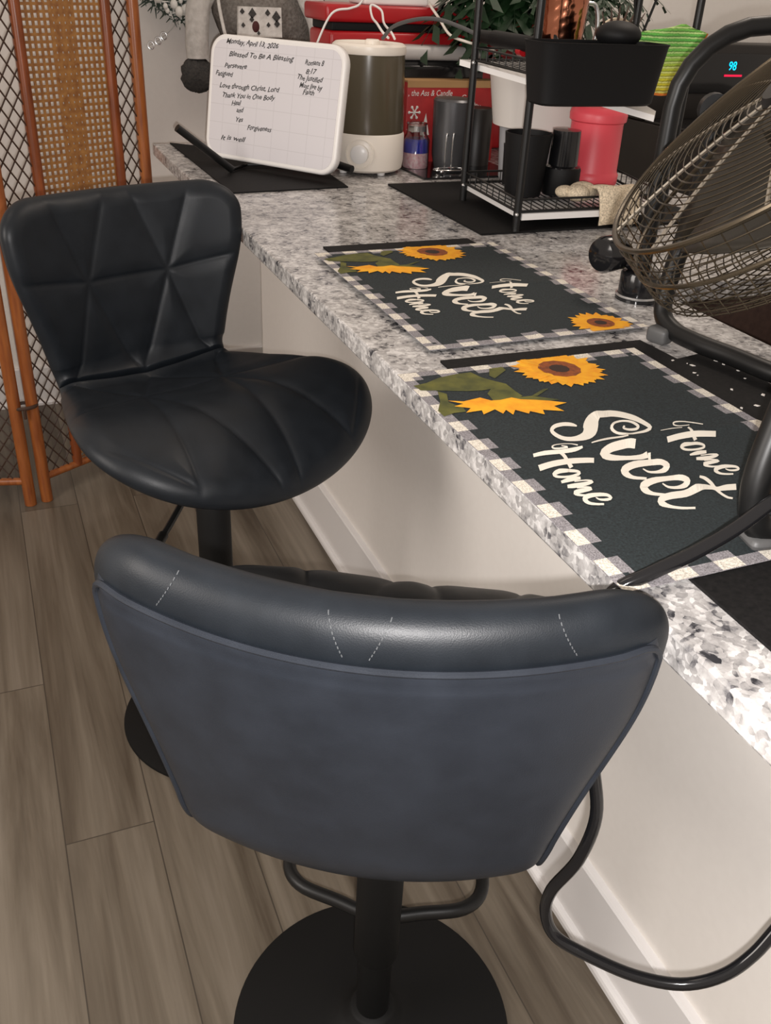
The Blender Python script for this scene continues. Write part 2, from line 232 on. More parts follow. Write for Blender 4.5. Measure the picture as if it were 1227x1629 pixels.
ART_JSON = '''{"rib":[[[0.1918,0.1261,0.1948,0.1237],[0.1893,0.1255,0.1938,0.1218],[0.1867,0.1248,0.1929,0.12],[0.1845,0.1233,0.192,0.118],[0.1828,0.121,0.1909,0.1156],[0.1815,0.1179,0.1898,0.1128],[0.1808,0.1145,0.1892,0.1098],[0.1807,0.1105,0.1894,0.1062],[0.1813,0.1062,0.19,0.1023],[0.1828,0.1018,0.1912,0.0991],[0.1856,0.0975,0.1927,0.0967],[0.1898,0.0932,0.1942,0.0949],[0.1954,0.0894,0.195,0.0943],[0.2008,0.0877,0.1967,0.0937],[0.2054,0.0873,0.2,0.0935],[0.2096,0.0876,0.2034,0.0938],[0.2134,0.0885,0.2067,0.0946],[0.217,0.0899,0.2098,0.0959],[0.2201,0.092,0.2122,0.0979],[0.2224,0.0948,0.2138,0.1006],[0.2241,0.0981,0.2148,0.1039],[0.2254,0.1018,0.2149,0.1078],[0.2263,0.1059,0.214,0.1123],[0.2268,0.1105,0.2121,0.1173],[0.2265,0.1153,0.2096,0.1217],[0.2252,0.1207,0.2062,0.1251],[0.2226,0.1264,0.2026,0.1279],[0.2181,0.1328,0.2002,0.1292],[0.2113,0.1396,0.1995,0.1292],[0.2059,0.1438,0.1965,0.131],[0.2032,0.1459,0.1907,0.1354],[0.1997,0.1485,0.1851,0.1403],[0.1961,0.151,0.1795,0.1458],[0.1935,0.1527,0.174,0.1522],[0.1904,0.1549,0.1703,0.1582],[0.1868,0.158,0.1685,0.1634],[0.1843,0.1605,0.1674,0.1679],[0.1839,0.1617,0.1672,0.1717],[0.1847,0.1629,0.1676,0.1743],[0.1854,0.1655,0.168,0.1762],[0.1849,0.1691,0.1682,0.1786],[0.1841,0.1725,0.1685,0.1818],[0.1839,0.1757,0.1695,0.1853],[0.1849,0.1789,0.1712,0.1888],[0.1866,0.1821,0.1734,0.1922],[0.1889,0.1853,0.1762,0.1954],[0.1918,0.1886,0.1798,0.1986],[0.1954,0.1917,0.1839,0.2016],[0.1991,0.1943,0.1885,0.2041],[0.203,0.1964,0.1936,0.2056],[0.2073,0.198,0.1989,0.2066],[0.2114,0.1991,0.204,0.2071],[0.2156,0.2,0.2088,0.2076],[0.2193,0.2003,0.2137,0.2077],[0.2206,0.2004,0.2198,0.2057],[0.22,0.2008,0.2258,0.1999],[0.2217,0.1978,0.2281,0.1951],[0.2234,0.1939,0.2295,0.1907],[0.2245,0.1897,0.2301,0.1865],[0.2252,0.1851,0.23,0.1822],[0.2256,0.1804,0.23,0.1778],[0.2261,0.1757,0.2305,0.1731],[0.2263,0.171,0.231,0.1681],[0.2258,0.1671,0.2306,0.1638],[0.2243,0.164,0.229,0.1604],[0.2221,0.1616,0.2265,0.1578],[0.2194,0.1601,0.2235,0.1561],[0.2158,0.1597,0.2198,0.1552],[0.212,0.1603,0.2153,0.1553],[0.2095,0.1612,0.2098,0.1573],[0.2074,0.1628,0.2042,0.1617],[0.2043,0.1662,0.2,0.1667],[0.2016,0.1698,0.197,0.1713],[0.2,0.1733,0.1954,0.1755],[0.1992,0.1769,0.1948,0.1794],[0.1992,0.1803,0.195,0.1831],[0.2001,0.1836,0.1958,0.1867],[0.2019,0.1865,0.1974,0.1901],[0.2043,0.1885,0.1997,0.1927],[0.2076,0.1895,0.203,0.1943],[0.2115,0.1897,0.207,0.195],[0.2142,0.1893,0.2112,0.1946],[0.2145,0.1892,0.2162,0.1917],[0.2152,0.1885,0.2199,0.1877],[0.2162,0.1868,0.2217,0.1841],[0.2166,0.1842,0.222,0.1808],[0.2164,0.181,0.2215,0.1775],[0.2157,0.1783,0.2206,0.1747],[0.2145,0.1763,0.2193,0.1725],[0.213,0.1749,0.2176,0.1708],[0.212,0.1744,0.2152,0.1702],[0.2128,0.1739,0.211,0.1726],[0.2115,0.1754,0.2087,0.1752],[0.2095,0.1774,0.2071,0.1773]],[[0.237,0.1155,0.2349,0.1165],[0.2364,0.1202,0.2332,0.1217],[0.2358,0.1248,0.2315,0.1269],[0.2353,0.1294,0.2302,0.1321],[0.235,0.1336,0.2294,0.1367],[0.2347,0.1378,0.2289,0.1411],[0.2346,0.1428,0.2289,0.1461],[0.2347,0.1491,0.2294,0.1523],[0.2349,0.1562,0.2303,0.1591],[0.2352,0.1633,0.2312,0.1659]],[[0.243,0.1675,0.259,0.1551],[0.2419,0.1653,0.2576,0.1531],[0.2406,0.1628,0.2563,0.1512],[0.2397,0.1598,0.2556,0.1492],[0.2393,0.1562,0.2555,0.1464],[0.2393,0.1524,0.256,0.1431],[0.2397,0.1483,0.2566,0.1391],[0.2403,0.1434,0.2572,0.1344],[0.2413,0.1377,0.2579,0.1296],[0.2431,0.1319,0.2591,0.1255],[0.246,0.1258,0.261,0.1217],[0.2502,0.1193,0.2629,0.1187],[0.2588,0.1115,0.2604,0.1205],[0.2679,0.1087,0.2575,0.1216],[0.2719,0.1103,0.2599,0.1215],[0.2746,0.1134,0.2628,0.1228],[0.2764,0.1182,0.2657,0.1259],[0.2776,0.1243,0.2684,0.1307],[0.2788,0.1302,0.2704,0.1359],[0.28,0.1357,0.2717,0.1413],[0.2812,0.1412,0.2723,0.147],[0.282,0.1461,0.2723,0.1521],[0.2821,0.15,0.2717,0.1558],[0.2817,0.1533,0.2706,0.159],[0.2814,0.1562,0.2694,0.1625]],[[0.2727,0.1615,0.2732,0.1647],[0.2754,0.1597,0.2759,0.1628],[0.2781,0.1579,0.2786,0.1609],[0.2808,0.1561,0.2812,0.1591],[0.2835,0.1543,0.2839,0.1573],[0.2862,0.1526,0.2865,0.1555],[0.2888,0.1508,0.2891,0.1538]],[[0.3009,0.1348,0.2995,0.1365],[0.3038,0.1348,0.3019,0.1371],[0.3068,0.1348,0.3042,0.1376],[0.3093,0.1356,0.3059,0.1387],[0.3111,0.1376,0.3071,0.1408],[0.3123,0.1404,0.3078,0.1436],[0.3132,0.1433,0.3079,0.1468],[0.3138,0.1465,0.3072,0.1505],[0.3141,0.1502,0.3058,0.1545],[0.3134,0.1541,0.3043,0.1574],[0.311,0.1587,0.3029,0.1591],[0.3068,0.1637,0.3023,0.1596],[0.3005,0.1682,0.3034,0.1588],[0.2954,0.1695,0.303,0.159],[0.2919,0.1687,0.3008,0.1592],[0.2892,0.1666,0.2988,0.1583],[0.2873,0.1631,0.2975,0.1553],[0.2858,0.1585,0.2968,0.1508],[0.2846,0.1536,0.2964,0.1457],[0.2836,0.1482,0.296,0.1401],[0.2829,0.1421,0.296,0.1342],[0.283,0.136,0.2966,0.1288],[0.2843,0.1299,0.298,0.1238],[0.2866,0.1237,0.2999,0.1193],[0.2901,0.1177,0.3012,0.117],[0.2965,0.1113,0.3001,0.1179],[0.3032,0.1078,0.2994,0.1183],[0.3077,0.107,0.3009,0.1175],[0.3112,0.1075,0.3038,0.1166],[0.3141,0.1092,0.3073,0.1162],[0.3165,0.1118,0.3105,0.1169],[0.3184,0.1155,0.3131,0.1196],[0.3201,0.1199,0.3151,0.1237],[0.3217,0.1244,0.3172,0.1278]],[[0.3335,0.1343,0.332,0.1363],[0.3365,0.1341,0.3346,0.1366],[0.3396,0.1338,0.3371,0.1369],[0.3424,0.1345,0.3389,0.1379],[0.3445,0.1365,0.3403,0.14],[0.3461,0.1393,0.3413,0.143],[0.3471,0.1425,0.3415,0.1463],[0.3477,0.1461,0.3408,0.1502],[0.3477,0.1502,0.3393,0.1544],[0.3464,0.1548,0.3378,0.1572],[0.343,0.16,0.3368,0.1584],[0.3377,0.1651,0.3365,0.1588],[0.3314,0.1683,0.3372,0.1585],[0.3275,0.1677,0.3361,0.1584],[0.3249,0.1655,0.3338,0.1573],[0.323,0.1622,0.3319,0.155],[0.3218,0.1578,0.3307,0.1513],[0.3211,0.1524,0.33,0.1463],[0.3206,0.1472,0.3297,0.1411],[0.3199,0.1423,0.3297,0.136],[0.3193,0.1374,0.3302,0.1309],[0.3194,0.1323,0.3312,0.1261],[0.3203,0.1268,0.3327,0.1212],[0.3221,0.121,0.3347,0.1168],[0.3256,0.1147,0.3357,0.1151],[0.3327,0.1083,0.3342,0.1164],[0.3389,0.1055,0.3345,0.1161],[0.3432,0.1049,0.3365,0.1152],[0.3462,0.1057,0.339,0.1145],[0.3485,0.1076,0.3419,0.1143],[0.3505,0.1103,0.3449,0.1152],[0.3523,0.1138,0.3473,0.1179],[0.3541,0.118,0.3495,0.1217],[0.3558,0.1222,0.3517,0.1255]],[[0.3817,0.1364,0.3853,0.1336],[0.3806,0.1323,0.3842,0.1295],[0.3795,0.1282,0.3832,0.1253],[0.378,0.1245,0.382,0.1213],[0.3762,0.121,0.3803,0.1176],[0.3741,0.1179,0.3783,0.1141],[0.3715,0.1156,0.3763,0.1111],[0.3683,0.1143,0.3742,0.1083],[0.3649,0.1139,0.3719,0.1058],[0.3628,0.1143,0.3685,0.1048],[0.3635,0.1143,0.3626,0.1072],[0.3641,0.1138,0.3569,0.1122],[0.3638,0.1144,0.3532,0.1177],[0.3631,0.1169,0.3515,0.1227],[0.3626,0.1209,0.3508,0.1277],[0.3624,0.1253,0.3504,0.1328],[0.3627,0.1298,0.3506,0.138],[0.3632,0.135,0.3511,0.1431],[0.3632,0.1408,0.3509,0.1479],[0.3619,0.1473,0.3494,0.1533],[0.36,0.1534,0.347,0.1596],[0.3587,0.1582,0.3453,0.1656],[0.358,0.1617,0.3451,0.1701],[0.3575,0.1648,0.3459,0.1732],[0.3573,0.1678,0.347,0.1758],[0.3573,0.1706,0.3484,0.1779],[0.3576,0.1731,0.3502,0.1796],[0.3582,0.1753,0.3518,0.1812],[0.3592,0.1766,0.3533,0.1825],[0.3608,0.1776,0.3544,0.1836],[0.3622,0.1794,0.355,0.1852],[0.363,0.1824,0.3547,0.1883],[0.3635,0.1857,0.354,0.1923],[0.364,0.1889,0.3536,0.1966],[0.3646,0.192,0.354,0.2004],[0.3653,0.1954,0.3546,0.204],[0.3659,0.1989,0.3553,0.2075]],[[0.3332,0.18,0.3295,0.1837],[0.335,0.1807,0.3306,0.1851],[0.3366,0.1814,0.3318,0.1866],[0.3385,0.1817,0.3338,0.1876],[0.3413,0.1817,0.337,0.1878],[0.3446,0.1813,0.3406,0.1875],[0.3478,0.1808,0.3443,0.1868],[0.3506,0.18,0.3478,0.1857],[0.3537,0.179,0.3511,0.1844],[0.3572,0.178,0.3544,0.1833],[0.361,0.1773,0.3581,0.1823],[0.3649,0.1768,0.3621,0.1814],[0.3685,0.1766,0.3658,0.1808],[0.3718,0.1767,0.3689,0.1807],[0.3747,0.177,0.3717,0.1809],[0.3771,0.1777,0.374,0.1814],[0.3786,0.1789,0.3754,0.1822],[0.3795,0.1804,0.3764,0.1834],[0.3803,0.1818,0.3775,0.1846]],[[0.2574,0.199,0.2462,0.2056],[0.2565,0.2045,0.2455,0.211],[0.2555,0.2099,0.2448,0.2164],[0.2548,0.2155,0.2442,0.2223],[0.2545,0.2218,0.2439,0.2289],[0.2544,0.2284,0.2437,0.2358],[0.2546,0.2345,0.2439,0.2422],[0.2553,0.2395,0.2447,0.2476],[0.2564,0.244,0.2458,0.2523],[0.2576,0.2483,0.247,0.2568],[0.2588,0.2523,0.2481,0.261],[0.2601,0.256,0.2492,0.265],[0.2614,0.2597,0.2503,0.2689]],[[0.234,0.2425,0.2315,0.2465],[0.2373,0.2414,0.2346,0.2458],[0.2405,0.2403,0.2378,0.2451],[0.2444,0.2387,0.242,0.2437],[0.2497,0.2361,0.2476,0.2413],[0.256,0.2328,0.2539,0.2385],[0.2623,0.2296,0.26,0.2357]],[[0.2314,0.2087,0.2299,0.2097],[0.2312,0.2137,0.2295,0.2148],[0.2309,0.2187,0.2291,0.2199],[0.2308,0.2236,0.2289,0.2249],[0.2311,0.2282,0.2293,0.2295],[0.2316,0.2327,0.2299,0.2339],[0.2321,0.2372,0.2305,0.2384]],[[0.23,0.2676,0.2321,0.2657],[0.2277,0.2649,0.2298,0.2629],[0.2254,0.2621,0.2275,0.2602],[0.2231,0.2591,0.2253,0.2572],[0.2209,0.2558,0.223,0.254],[0.2187,0.2523,0.2209,0.2505],[0.2171,0.2489,0.2193,0.2471],[0.2159,0.2454,0.2185,0.2435],[0.2153,0.2419,0.2183,0.2398],[0.2156,0.2387,0.2187,0.2371],[0.2175,0.2355,0.2195,0.2357],[0.2209,0.2328,0.2204,0.2351],[0.2237,0.2318,0.2214,0.2347],[0.2254,0.2324,0.2229,0.2349],[0.2267,0.2341,0.2245,0.236],[0.2277,0.2367,0.2258,0.2381],[0.2283,0.2404,0.2265,0.2416],[0.2286,0.245,0.2269,0.2462],[0.2289,0.2496,0.2273,0.2507]],[[0.2646,0.2261,0.2705,0.2217],[0.2635,0.2232,0.2704,0.2181],[0.2624,0.2203,0.2704,0.2145],[0.2621,0.217,0.2706,0.2118],[0.2635,0.2131,0.271,0.2097],[0.266,0.2091,0.2713,0.2081],[0.2702,0.205,0.2705,0.2085],[0.2741,0.2036,0.2707,0.2084],[0.2768,0.2039,0.2727,0.2084],[0.2788,0.2053,0.2745,0.2092],[0.2802,0.2081,0.276,0.2115],[0.2811,0.2118,0.2771,0.2149],[0.2817,0.2156,0.2777,0.2186],[0.2819,0.2197,0.2778,0.2225],[0.2818,0.2239,0.2774,0.2266],[0.281,0.2276,0.2766,0.2297],[0.2788,0.2313,0.276,0.2309],[0.2751,0.2345,0.2758,0.2311],[0.2718,0.2357,0.2752,0.2312],[0.2693,0.2351,0.2739,0.2304],[0.267,0.2336,0.2723,0.2286],[0.2652,0.2317,0.2712,0.2265],[0.2644,0.2294,0.2707,0.2246],[0.2642,0.2269,0.2706,0.2223],[0.264,0.2246,0.2704,0.22]],[[0.2898,0.2028,0.2868,0.2047],[0.2902,0.206,0.2853,0.209],[0.2906,0.2092,0.2839,0.2135],[0.2908,0.2125,0.2831,0.2177],[0.2908,0.216,0.2832,0.2214],[0.2907,0.2198,0.284,0.2247],[0.2905,0.2237,0.2848,0.2279]],[[0.2936,0.2136,0.2919,0.2148],[0.2939,0.2178,0.292,0.2192],[0.2942,0.2221,0.2921,0.2237],[0.2949,0.2256,0.2924,0.2276],[0.2962,0.2285,0.2932,0.2311],[0.2979,0.2307,0.2943,0.2341],[0.2968,0.2319,0.2979,0.234],[0.2957,0.232,0.3007,0.229],[0.2961,0.2279,0.3018,0.2243],[0.2963,0.224,0.3025,0.2198],[0.2961,0.2211,0.303,0.2163],[0.2957,0.2183,0.3031,0.213],[0.2954,0.2156,0.3029,0.2099],[0.2951,0.2128,0.3023,0.2073],[0.295,0.2098,0.3013,0.205],[0.2948,0.2069,0.3003,0.2027]],[[0.3043,0.2096,0.3026,0.2108],[0.3046,0.2129,0.3026,0.2143],[0.3049,0.2161,0.3025,0.2178],[0.3056,0.2187,0.3029,0.2209],[0.3072,0.2208,0.304,0.2237],[0.3092,0.2223,0.3056,0.226],[0.3077,0.2238,0.3098,0.2251],[0.3065,0.2241,0.3118,0.2205],[0.3061,0.2207,0.3121,0.2165],[0.3058,0.2172,0.3124,0.2126],[0.3058,0.2137,0.3126,0.2091],[0.3059,0.2102,0.3128,0.2058],[0.3069,0.2064,0.3128,0.2046],[0.3126,0.2017,0.3097,0.2073],[0.3149,0.202,0.3108,0.2069],[0.3163,0.2031,0.3125,0.2071],[0.3174,0.2044,0.3138,0.2078],[0.3184,0.2063,0.315,0.2093],[0.3191,0.2086,0.3159,0.2111],[0.3194,0.2113,0.3166,0.2134],[0.3195,0.2144,0.3171,0.2162],[0.3195,0.2175,0.3175,0.219]],[[0.326,0.2187,0.3249,0.22],[0.3276,0.2189,0.326,0.2208],[0.3292,0.2191,0.3271,0.2215],[0.3306,0.2199,0.3279,0.2225],[0.3317,0.2215,0.3286,0.2242],[0.3325,0.2235,0.3291,0.2264],[0.3329,0.2257,0.3293,0.2284],[0.3329,0.228,0.3291,0.2305],[0.3324,0.2305,0.3287,0.2323],[0.3302,0.2338,0.3291,0.232],[0.327,0.2357,0.3293,0.2317],[0.3244,0.2359,0.3278,0.2317],[0.3222,0.2349,0.3265,0.2307],[0.3204,0.2324,0.3254,0.228],[0.3186,0.229,0.3245,0.2241],[0.3174,0.2254,0.3241,0.2203],[0.3169,0.222,0.3242,0.2169],[0.317,0.2185,0.3247,0.2136],[0.3176,0.2151,0.3253,0.211],[0.319,0.2116,0.3259,0.2092],[0.3217,0.2077,0.3261,0.2087],[0.3263,0.2039,0.3248,0.2095],[0.3296,0.2032,0.3257,0.209],[0.332,0.2038,0.3281,0.2086],[0.3339,0.205,0.3302,0.2089],[0.3353,0.207,0.3318,0.2102],[0.3363,0.2094,0.3331,0.2122],[0.3371,0.2118,0.3341,0.2144],[0.3377,0.214,0.3348,0.2164],[0.3382,0.2162,0.3353,0.2186],[0.3386,0.2184,0.3358,0.2207]],[[0.2457,0.0399,0.2394,0.0427],[0.2453,0.0445,0.2386,0.0475],[0.245,0.0489,0.2379,0.0523],[0.245,0.0538,0.2375,0.0577],[0.2454,0.0597,0.2379,0.0638],[0.2462,0.0661,0.2387,0.0703],[0.2468,0.0723,0.2393,0.0764],[0.2471,0.078,0.2395,0.0821],[0.2472,0.0834,0.2394,0.0875],[0.2468,0.0884,0.2393,0.0922],[0.2457,0.093,0.2392,0.096],[0.2441,0.0971,0.239,0.0993],[0.2425,0.1011,0.2388,0.1028]],[[0.2356,0.0992,0.2376,0.0977],[0.2334,0.0966,0.2354,0.0951],[0.2311,0.094,0.2333,0.0925],[0.2293,0.0909,0.2316,0.0894],[0.2279,0.0868,0.2305,0.0853],[0.2269,0.0823,0.2297,0.0807],[0.2266,0.0782,0.2297,0.0767],[0.2273,0.0749,0.2306,0.0738],[0.2289,0.0721,0.2319,0.0717],[0.2309,0.0698,0.2329,0.0706],[0.2339,0.068,0.2331,0.0704],[0.2363,0.0679,0.2338,0.0701],[0.2376,0.0697,0.2351,0.0713],[0.2385,0.0745,0.2361,0.0759],[0.239,0.0809,0.2366,0.0822],[0.2388,0.0852,0.2365,0.0861],[0.2355,0.0863,0.2376,0.0847],[0.2338,0.0837,0.2359,0.0822],[0.2321,0.0812,0.2341,0.0798]],[[0.2749,0.0303,0.2629,0.035],[0.2733,0.0365,0.2613,0.0412],[0.2717,0.0426,0.2598,0.0476],[0.2705,0.0487,0.2587,0.0542],[0.2699,0.0551,0.2582,0.0609],[0.2696,0.0617,0.2582,0.0677],[0.2698,0.068,0.2586,0.0742],[0.2704,0.0743,0.2595,0.0807],[0.2714,0.0805,0.2608,0.0869],[0.2724,0.0856,0.262,0.0921],[0.2732,0.089,0.2631,0.0956],[0.2739,0.0914,0.264,0.098],[0.2747,0.0938,0.2649,0.1003]],[[0.2441,0.07,0.2405,0.0737],[0.2469,0.0702,0.2426,0.0745],[0.2495,0.0704,0.245,0.0753],[0.2523,0.0701,0.2485,0.0755],[0.2562,0.0692,0.2532,0.0746],[0.2609,0.0678,0.2584,0.0731],[0.2658,0.0663,0.2632,0.0717],[0.2702,0.0649,0.2675,0.0706],[0.2745,0.0636,0.2717,0.0695],[0.2788,0.0622,0.2758,0.0684]],[[0.2793,0.0616,0.2854,0.0579],[0.2778,0.0585,0.2852,0.0541],[0.2764,0.0552,0.285,0.0504],[0.2759,0.0516,0.2851,0.0473],[0.2772,0.0474,0.2857,0.0445],[0.2797,0.0432,0.2865,0.042],[0.2834,0.0393,0.2864,0.0414],[0.2884,0.0372,0.2853,0.0419],[0.2913,0.0378,0.2868,0.0418],[0.2931,0.0396,0.2886,0.0428],[0.2944,0.0429,0.29,0.0456],[0.2954,0.0472,0.2912,0.0496],[0.2958,0.0515,0.2916,0.0538],[0.2958,0.0558,0.2912,0.058],[0.2953,0.0601,0.2901,0.0623],[0.2942,0.0638,0.2889,0.0652],[0.2912,0.0674,0.2889,0.0654],[0.2867,0.0694,0.2896,0.065],[0.284,0.0688,0.2887,0.0649],[0.2821,0.0666,0.2875,0.0629],[0.2804,0.0634,0.2862,0.0595],[0.2787,0.0603,0.285,0.0561]],[[0.304,0.0374,0.2991,0.0394],[0.3038,0.0414,0.2973,0.0441],[0.3036,0.0454,0.2955,0.0489],[0.3034,0.0491,0.2945,0.0534],[0.3031,0.0527,0.2948,0.0572],[0.3027,0.0564,0.2959,0.0603],[0.3023,0.0602,0.2969,0.0633]],[[0.3051,0.0513,0.303,0.0524],[0.3054,0.0557,0.3032,0.0569],[0.3057,0.0601,0.3034,0.0614],[0.3065,0.0635,0.3039,0.0652],[0.3081,0.0659,0.305,0.0681],[0.31,0.0673,0.3066,0.0704],[0.3085,0.0684,0.3111,0.0694],[0.3079,0.0677,0.3134,0.0653],[0.308,0.064,0.3145,0.0609],[0.308,0.0601,0.3153,0.0565],[0.3079,0.0564,0.3158,0.0524],[0.3077,0.0527,0.316,0.0483],[0.3076,0.0492,0.316,0.0447],[0.3077,0.0463,0.3156,0.042],[0.3079,0.0437,0.3149,0.0399],[0.3081,0.0411,0.3142,0.0378]],[[0.3174,0.0463,0.3157,0.0472],[0.3178,0.0496,0.3157,0.0508],[0.3183,0.0528,0.3156,0.0544],[0.3191,0.0553,0.316,0.0574],[0.3207,0.057,0.3172,0.0598],[0.3225,0.0579,0.3188,0.0615],[0.3198,0.0598,0.3241,0.0593],[0.3194,0.0587,0.3254,0.0556],[0.3189,0.0551,0.3259,0.0514],[0.3186,0.0514,0.3263,0.0475],[0.3188,0.0479,0.3266,0.0441],[0.3193,0.0443,0.3268,0.041],[0.3207,0.0408,0.3268,0.0399],[0.3261,0.0369,0.324,0.0419],[0.3288,0.0372,0.3246,0.0417],[0.3304,0.0385,0.3261,0.042],[0.3315,0.0403,0.3275,0.0432],[0.3325,0.0427,0.3288,0.0452],[0.3332,0.0454,0.3299,0.0474],[0.3334,0.0483,0.3306,0.0499],[0.3332,0.0515,0.331,0.0527],[0.3331,0.0546,0.3315,0.0556]],[[0.3386,0.0535,0.3376,0.0547],[0.3405,0.0535,0.3389,0.0553],[0.3424,0.0536,0.3402,0.0558],[0.3442,0.0544,0.3411,0.0569],[0.3456,0.0563,0.3419,0.0589],[0.3467,0.0587,0.3424,0.0615],[0.3472,0.0612,0.3425,0.0638],[0.347,0.0636,0.3424,0.0657],[0.3461,0.0661,0.3421,0.0671],[0.3432,0.0693,0.3428,0.0665],[0.3398,0.0704,0.3425,0.0664],[0.3367,0.0704,0.3408,0.0661],[0.3342,0.0691,0.3393,0.0649],[0.3324,0.0664,0.3383,0.0623],[0.331,0.0628,0.3374,0.0587],[0.3301,0.0591,0.337,0.055],[0.3295,0.0555,0.3371,0.0513],[0.3293,0.0517,0.3375,0.0477],[0.3299,0.048,0.3382,0.0452],[0.332,0.0443,0.3386,0.0444],[0.3357,0.0407,0.3384,0.0446],[0.3398,0.0386,0.3381,0.0446],[0.3431,0.0381,0.3392,0.0441],[0.3457,0.0387,0.3413,0.0437],[0.3478,0.0399,0.3433,0.0439],[0.3492,0.0417,0.3449,0.045],[0.3502,0.044,0.3463,0.0468],[0.3511,0.0463,0.3475,0.0489],[0.3519,0.0486,0.3484,0.0509],[0.3525,0.051,0.3491,0.0532],[0.3531,0.0533,0.3499,0.0554]]],"leafs":[[[0.0397,-0.004],[0.0363,0.0143],[0.0249,0.0367],[0.0199,0.0616],[0.0195,0.082],[0.0394,0.0871],[0.0542,0.097],[0.0657,0.1059],[0.0888,0.1057],[0.1044,0.1069],[0.1087,0.0971],[0.0882,0.0937],[0.0749,0.0835],[0.0761,0.0681],[0.0727,0.0503],[0.062,0.0194],[0.0548,-0.0012]],[[0.0628,0.0166],[0.0733,0.0236],[0.0955,0.0153],[0.1143,0.0249],[0.1243,0.0234],[0.1235,0.0088],[0.1285,-0.0084],[0.1127,-0.0067],[0.0904,0.0072]],[[0.0743,0.0814],[0.0857,0.095],[0.1063,0.0984],[0.1075,0.1175],[0.1263,0.1438],[0.1259,0.1167],[0.117,0.0973],[0.1121,0.0806],[0.1054,0.0673],[0.0868,0.0698]],[[0.1075,0.1175],[0.0933,0.1409],[0.0937,0.1483],[0.1094,0.1239]],[[0.015,0.1101],[0.0139,0.129],[0.0251,0.1281],[0.0464,0.1011],[0.0366,0.0987]]],"half":[[0.0919,0.0159],[0.099,0.0325],[0.095,0.0559],[0.1062,0.0645],[0.1079,0.0756],[0.1054,0.0916],[0.1132,0.0995],[0.1196,0.1155],[0.1269,0.1309],[0.137,0.1467],[0.141,0.1274],[0.1565,0.1316],[0.1463,0.1096],[0.1575,0.1054],[0.1451,0.0934],[0.1505,0.0891],[0.1371,0.0788],[0.148,0.0704],[0.1341,0.0686],[0.1421,0.0607],[0.1291,0.0571],[0.1375,0.0386],[0.1271,0.0417],[0.1274,0.0218],[0.1181,0.0323],[0.1081,0.0163],[0.105,0.0294]]}'''
# ------------------------------------------------------------------ setting
ZT = .931; XE = -.290; TH = .030; YF = 2.676; YW = 3.20
tag(G().box((-2.6,-1.2,-.05),(3.2,YW+.1,0)).obj('floor', M['floor'], smooth=False), kind='structure')
tag(G().box((-2.6,YW,0),(3.2,YW+.1,2.5)).obj('wall_far', M['wall'], smooth=False), kind='structure')
tag(G().box((0,-.6,0),(.12,YF-.005,ZT-TH)).obj('wall_bar', M['wall'], smooth=False), kind='structure')
def baseboard(name, x0, y0, L, rz, h=.135):
    pr = [(0,0),(-.027,0),(-.027,.009),(-.025,.014),(-.0205,.0175),(-.0155,.018),(-.0155,h-.004),(-.013,h),(0,h)]
    v = []; n = len(pr)
    for s in (0, L): v += [(p[0], s, p[1]) for p in pr]
    f = [tuple(range(n)), tuple(range(n,2*n))[::-1]]+[(i,(i+1)%n,n+(i+1)%n,n+i) for i in range(n)]
    o = build(name, v, f, M['trim'], smooth=False); o.location = (x0,y0,.0005); o.rotation_euler = (0,0,rz); return tag(o, kind='structure')
baseboard('baseboard_bar', 0, -.6, YF+.59, 0, .150)
baseboard('baseboard_far', 3.1, YW, 5.6, PI/2)
# ------------------------------------------------------------------ counter, cabinet, sink
SX0, SX1, SY0, SY1 = .262, .66, .28, 1.21
g = G()
XR = .82; Y0 = -.5
g.rbox((XE,Y0,ZT-TH),(SX0,YF,ZT),.003,2); g.box((SX0,SY1,ZT-TH),(XR,YF,ZT)); g.box((SX0,Y0,ZT-TH),(XR,SY0,ZT)); g.box((SX1,SY0,ZT-TH),(XR,SY1,ZT))
tag(g.obj('granite_countertop', M['granite'], smooth=False), 'long speckled grey granite countertop overhanging the half wall', 'countertop')
t = thing('base_cabinet', (.1205,-.5,.0008), 'kitchen cabinet carrying the granite counter behind the half wall', 'cabinet')
G().box((.001,0,.1),(.66,.018,.9)).box((.001,3.10,.1),(.66,3.118,.9)).box((.641,.018,.1),(.66,3.10,.9)).box((.001,.018,.1),(.641,3.10,.118)).obj('carcass', M['white'], t, smooth=False)
G().box((.01,.01,0),(.60,3.10,.1)).obj('plinth', M['black'], t, smooth=False)
t = thing('kitchen_sink', (0,0,0), 'dark brown undermount sink set in the granite beside the fan', 'sink')
g = G(); a,b,c_,d = SX0-.003,SX1+.003,SY0-.003,SY1+.003
g.box((a-.01,c_,.72),(a,d,ZT-TH-.0005)).box((b,c_,.72),(b+.01,d,ZT-TH-.0005)).box((a,c_-.01,.72),(b,c_,ZT-TH-.0005)).box((a,d,.72),(b,d+.01,ZT-TH-.0005)).box((a-.01,c_-.01,.71),(b+.01,d+.01,.72))
g.obj('basin', M['sink'], t, smooth=False)
G().lathe([(.001,.7205),(.03,.7205),(.042,.7225),(.045,.7205)], 28, org=(.46,.68,0)).obj('drain', M['chrome'], t)
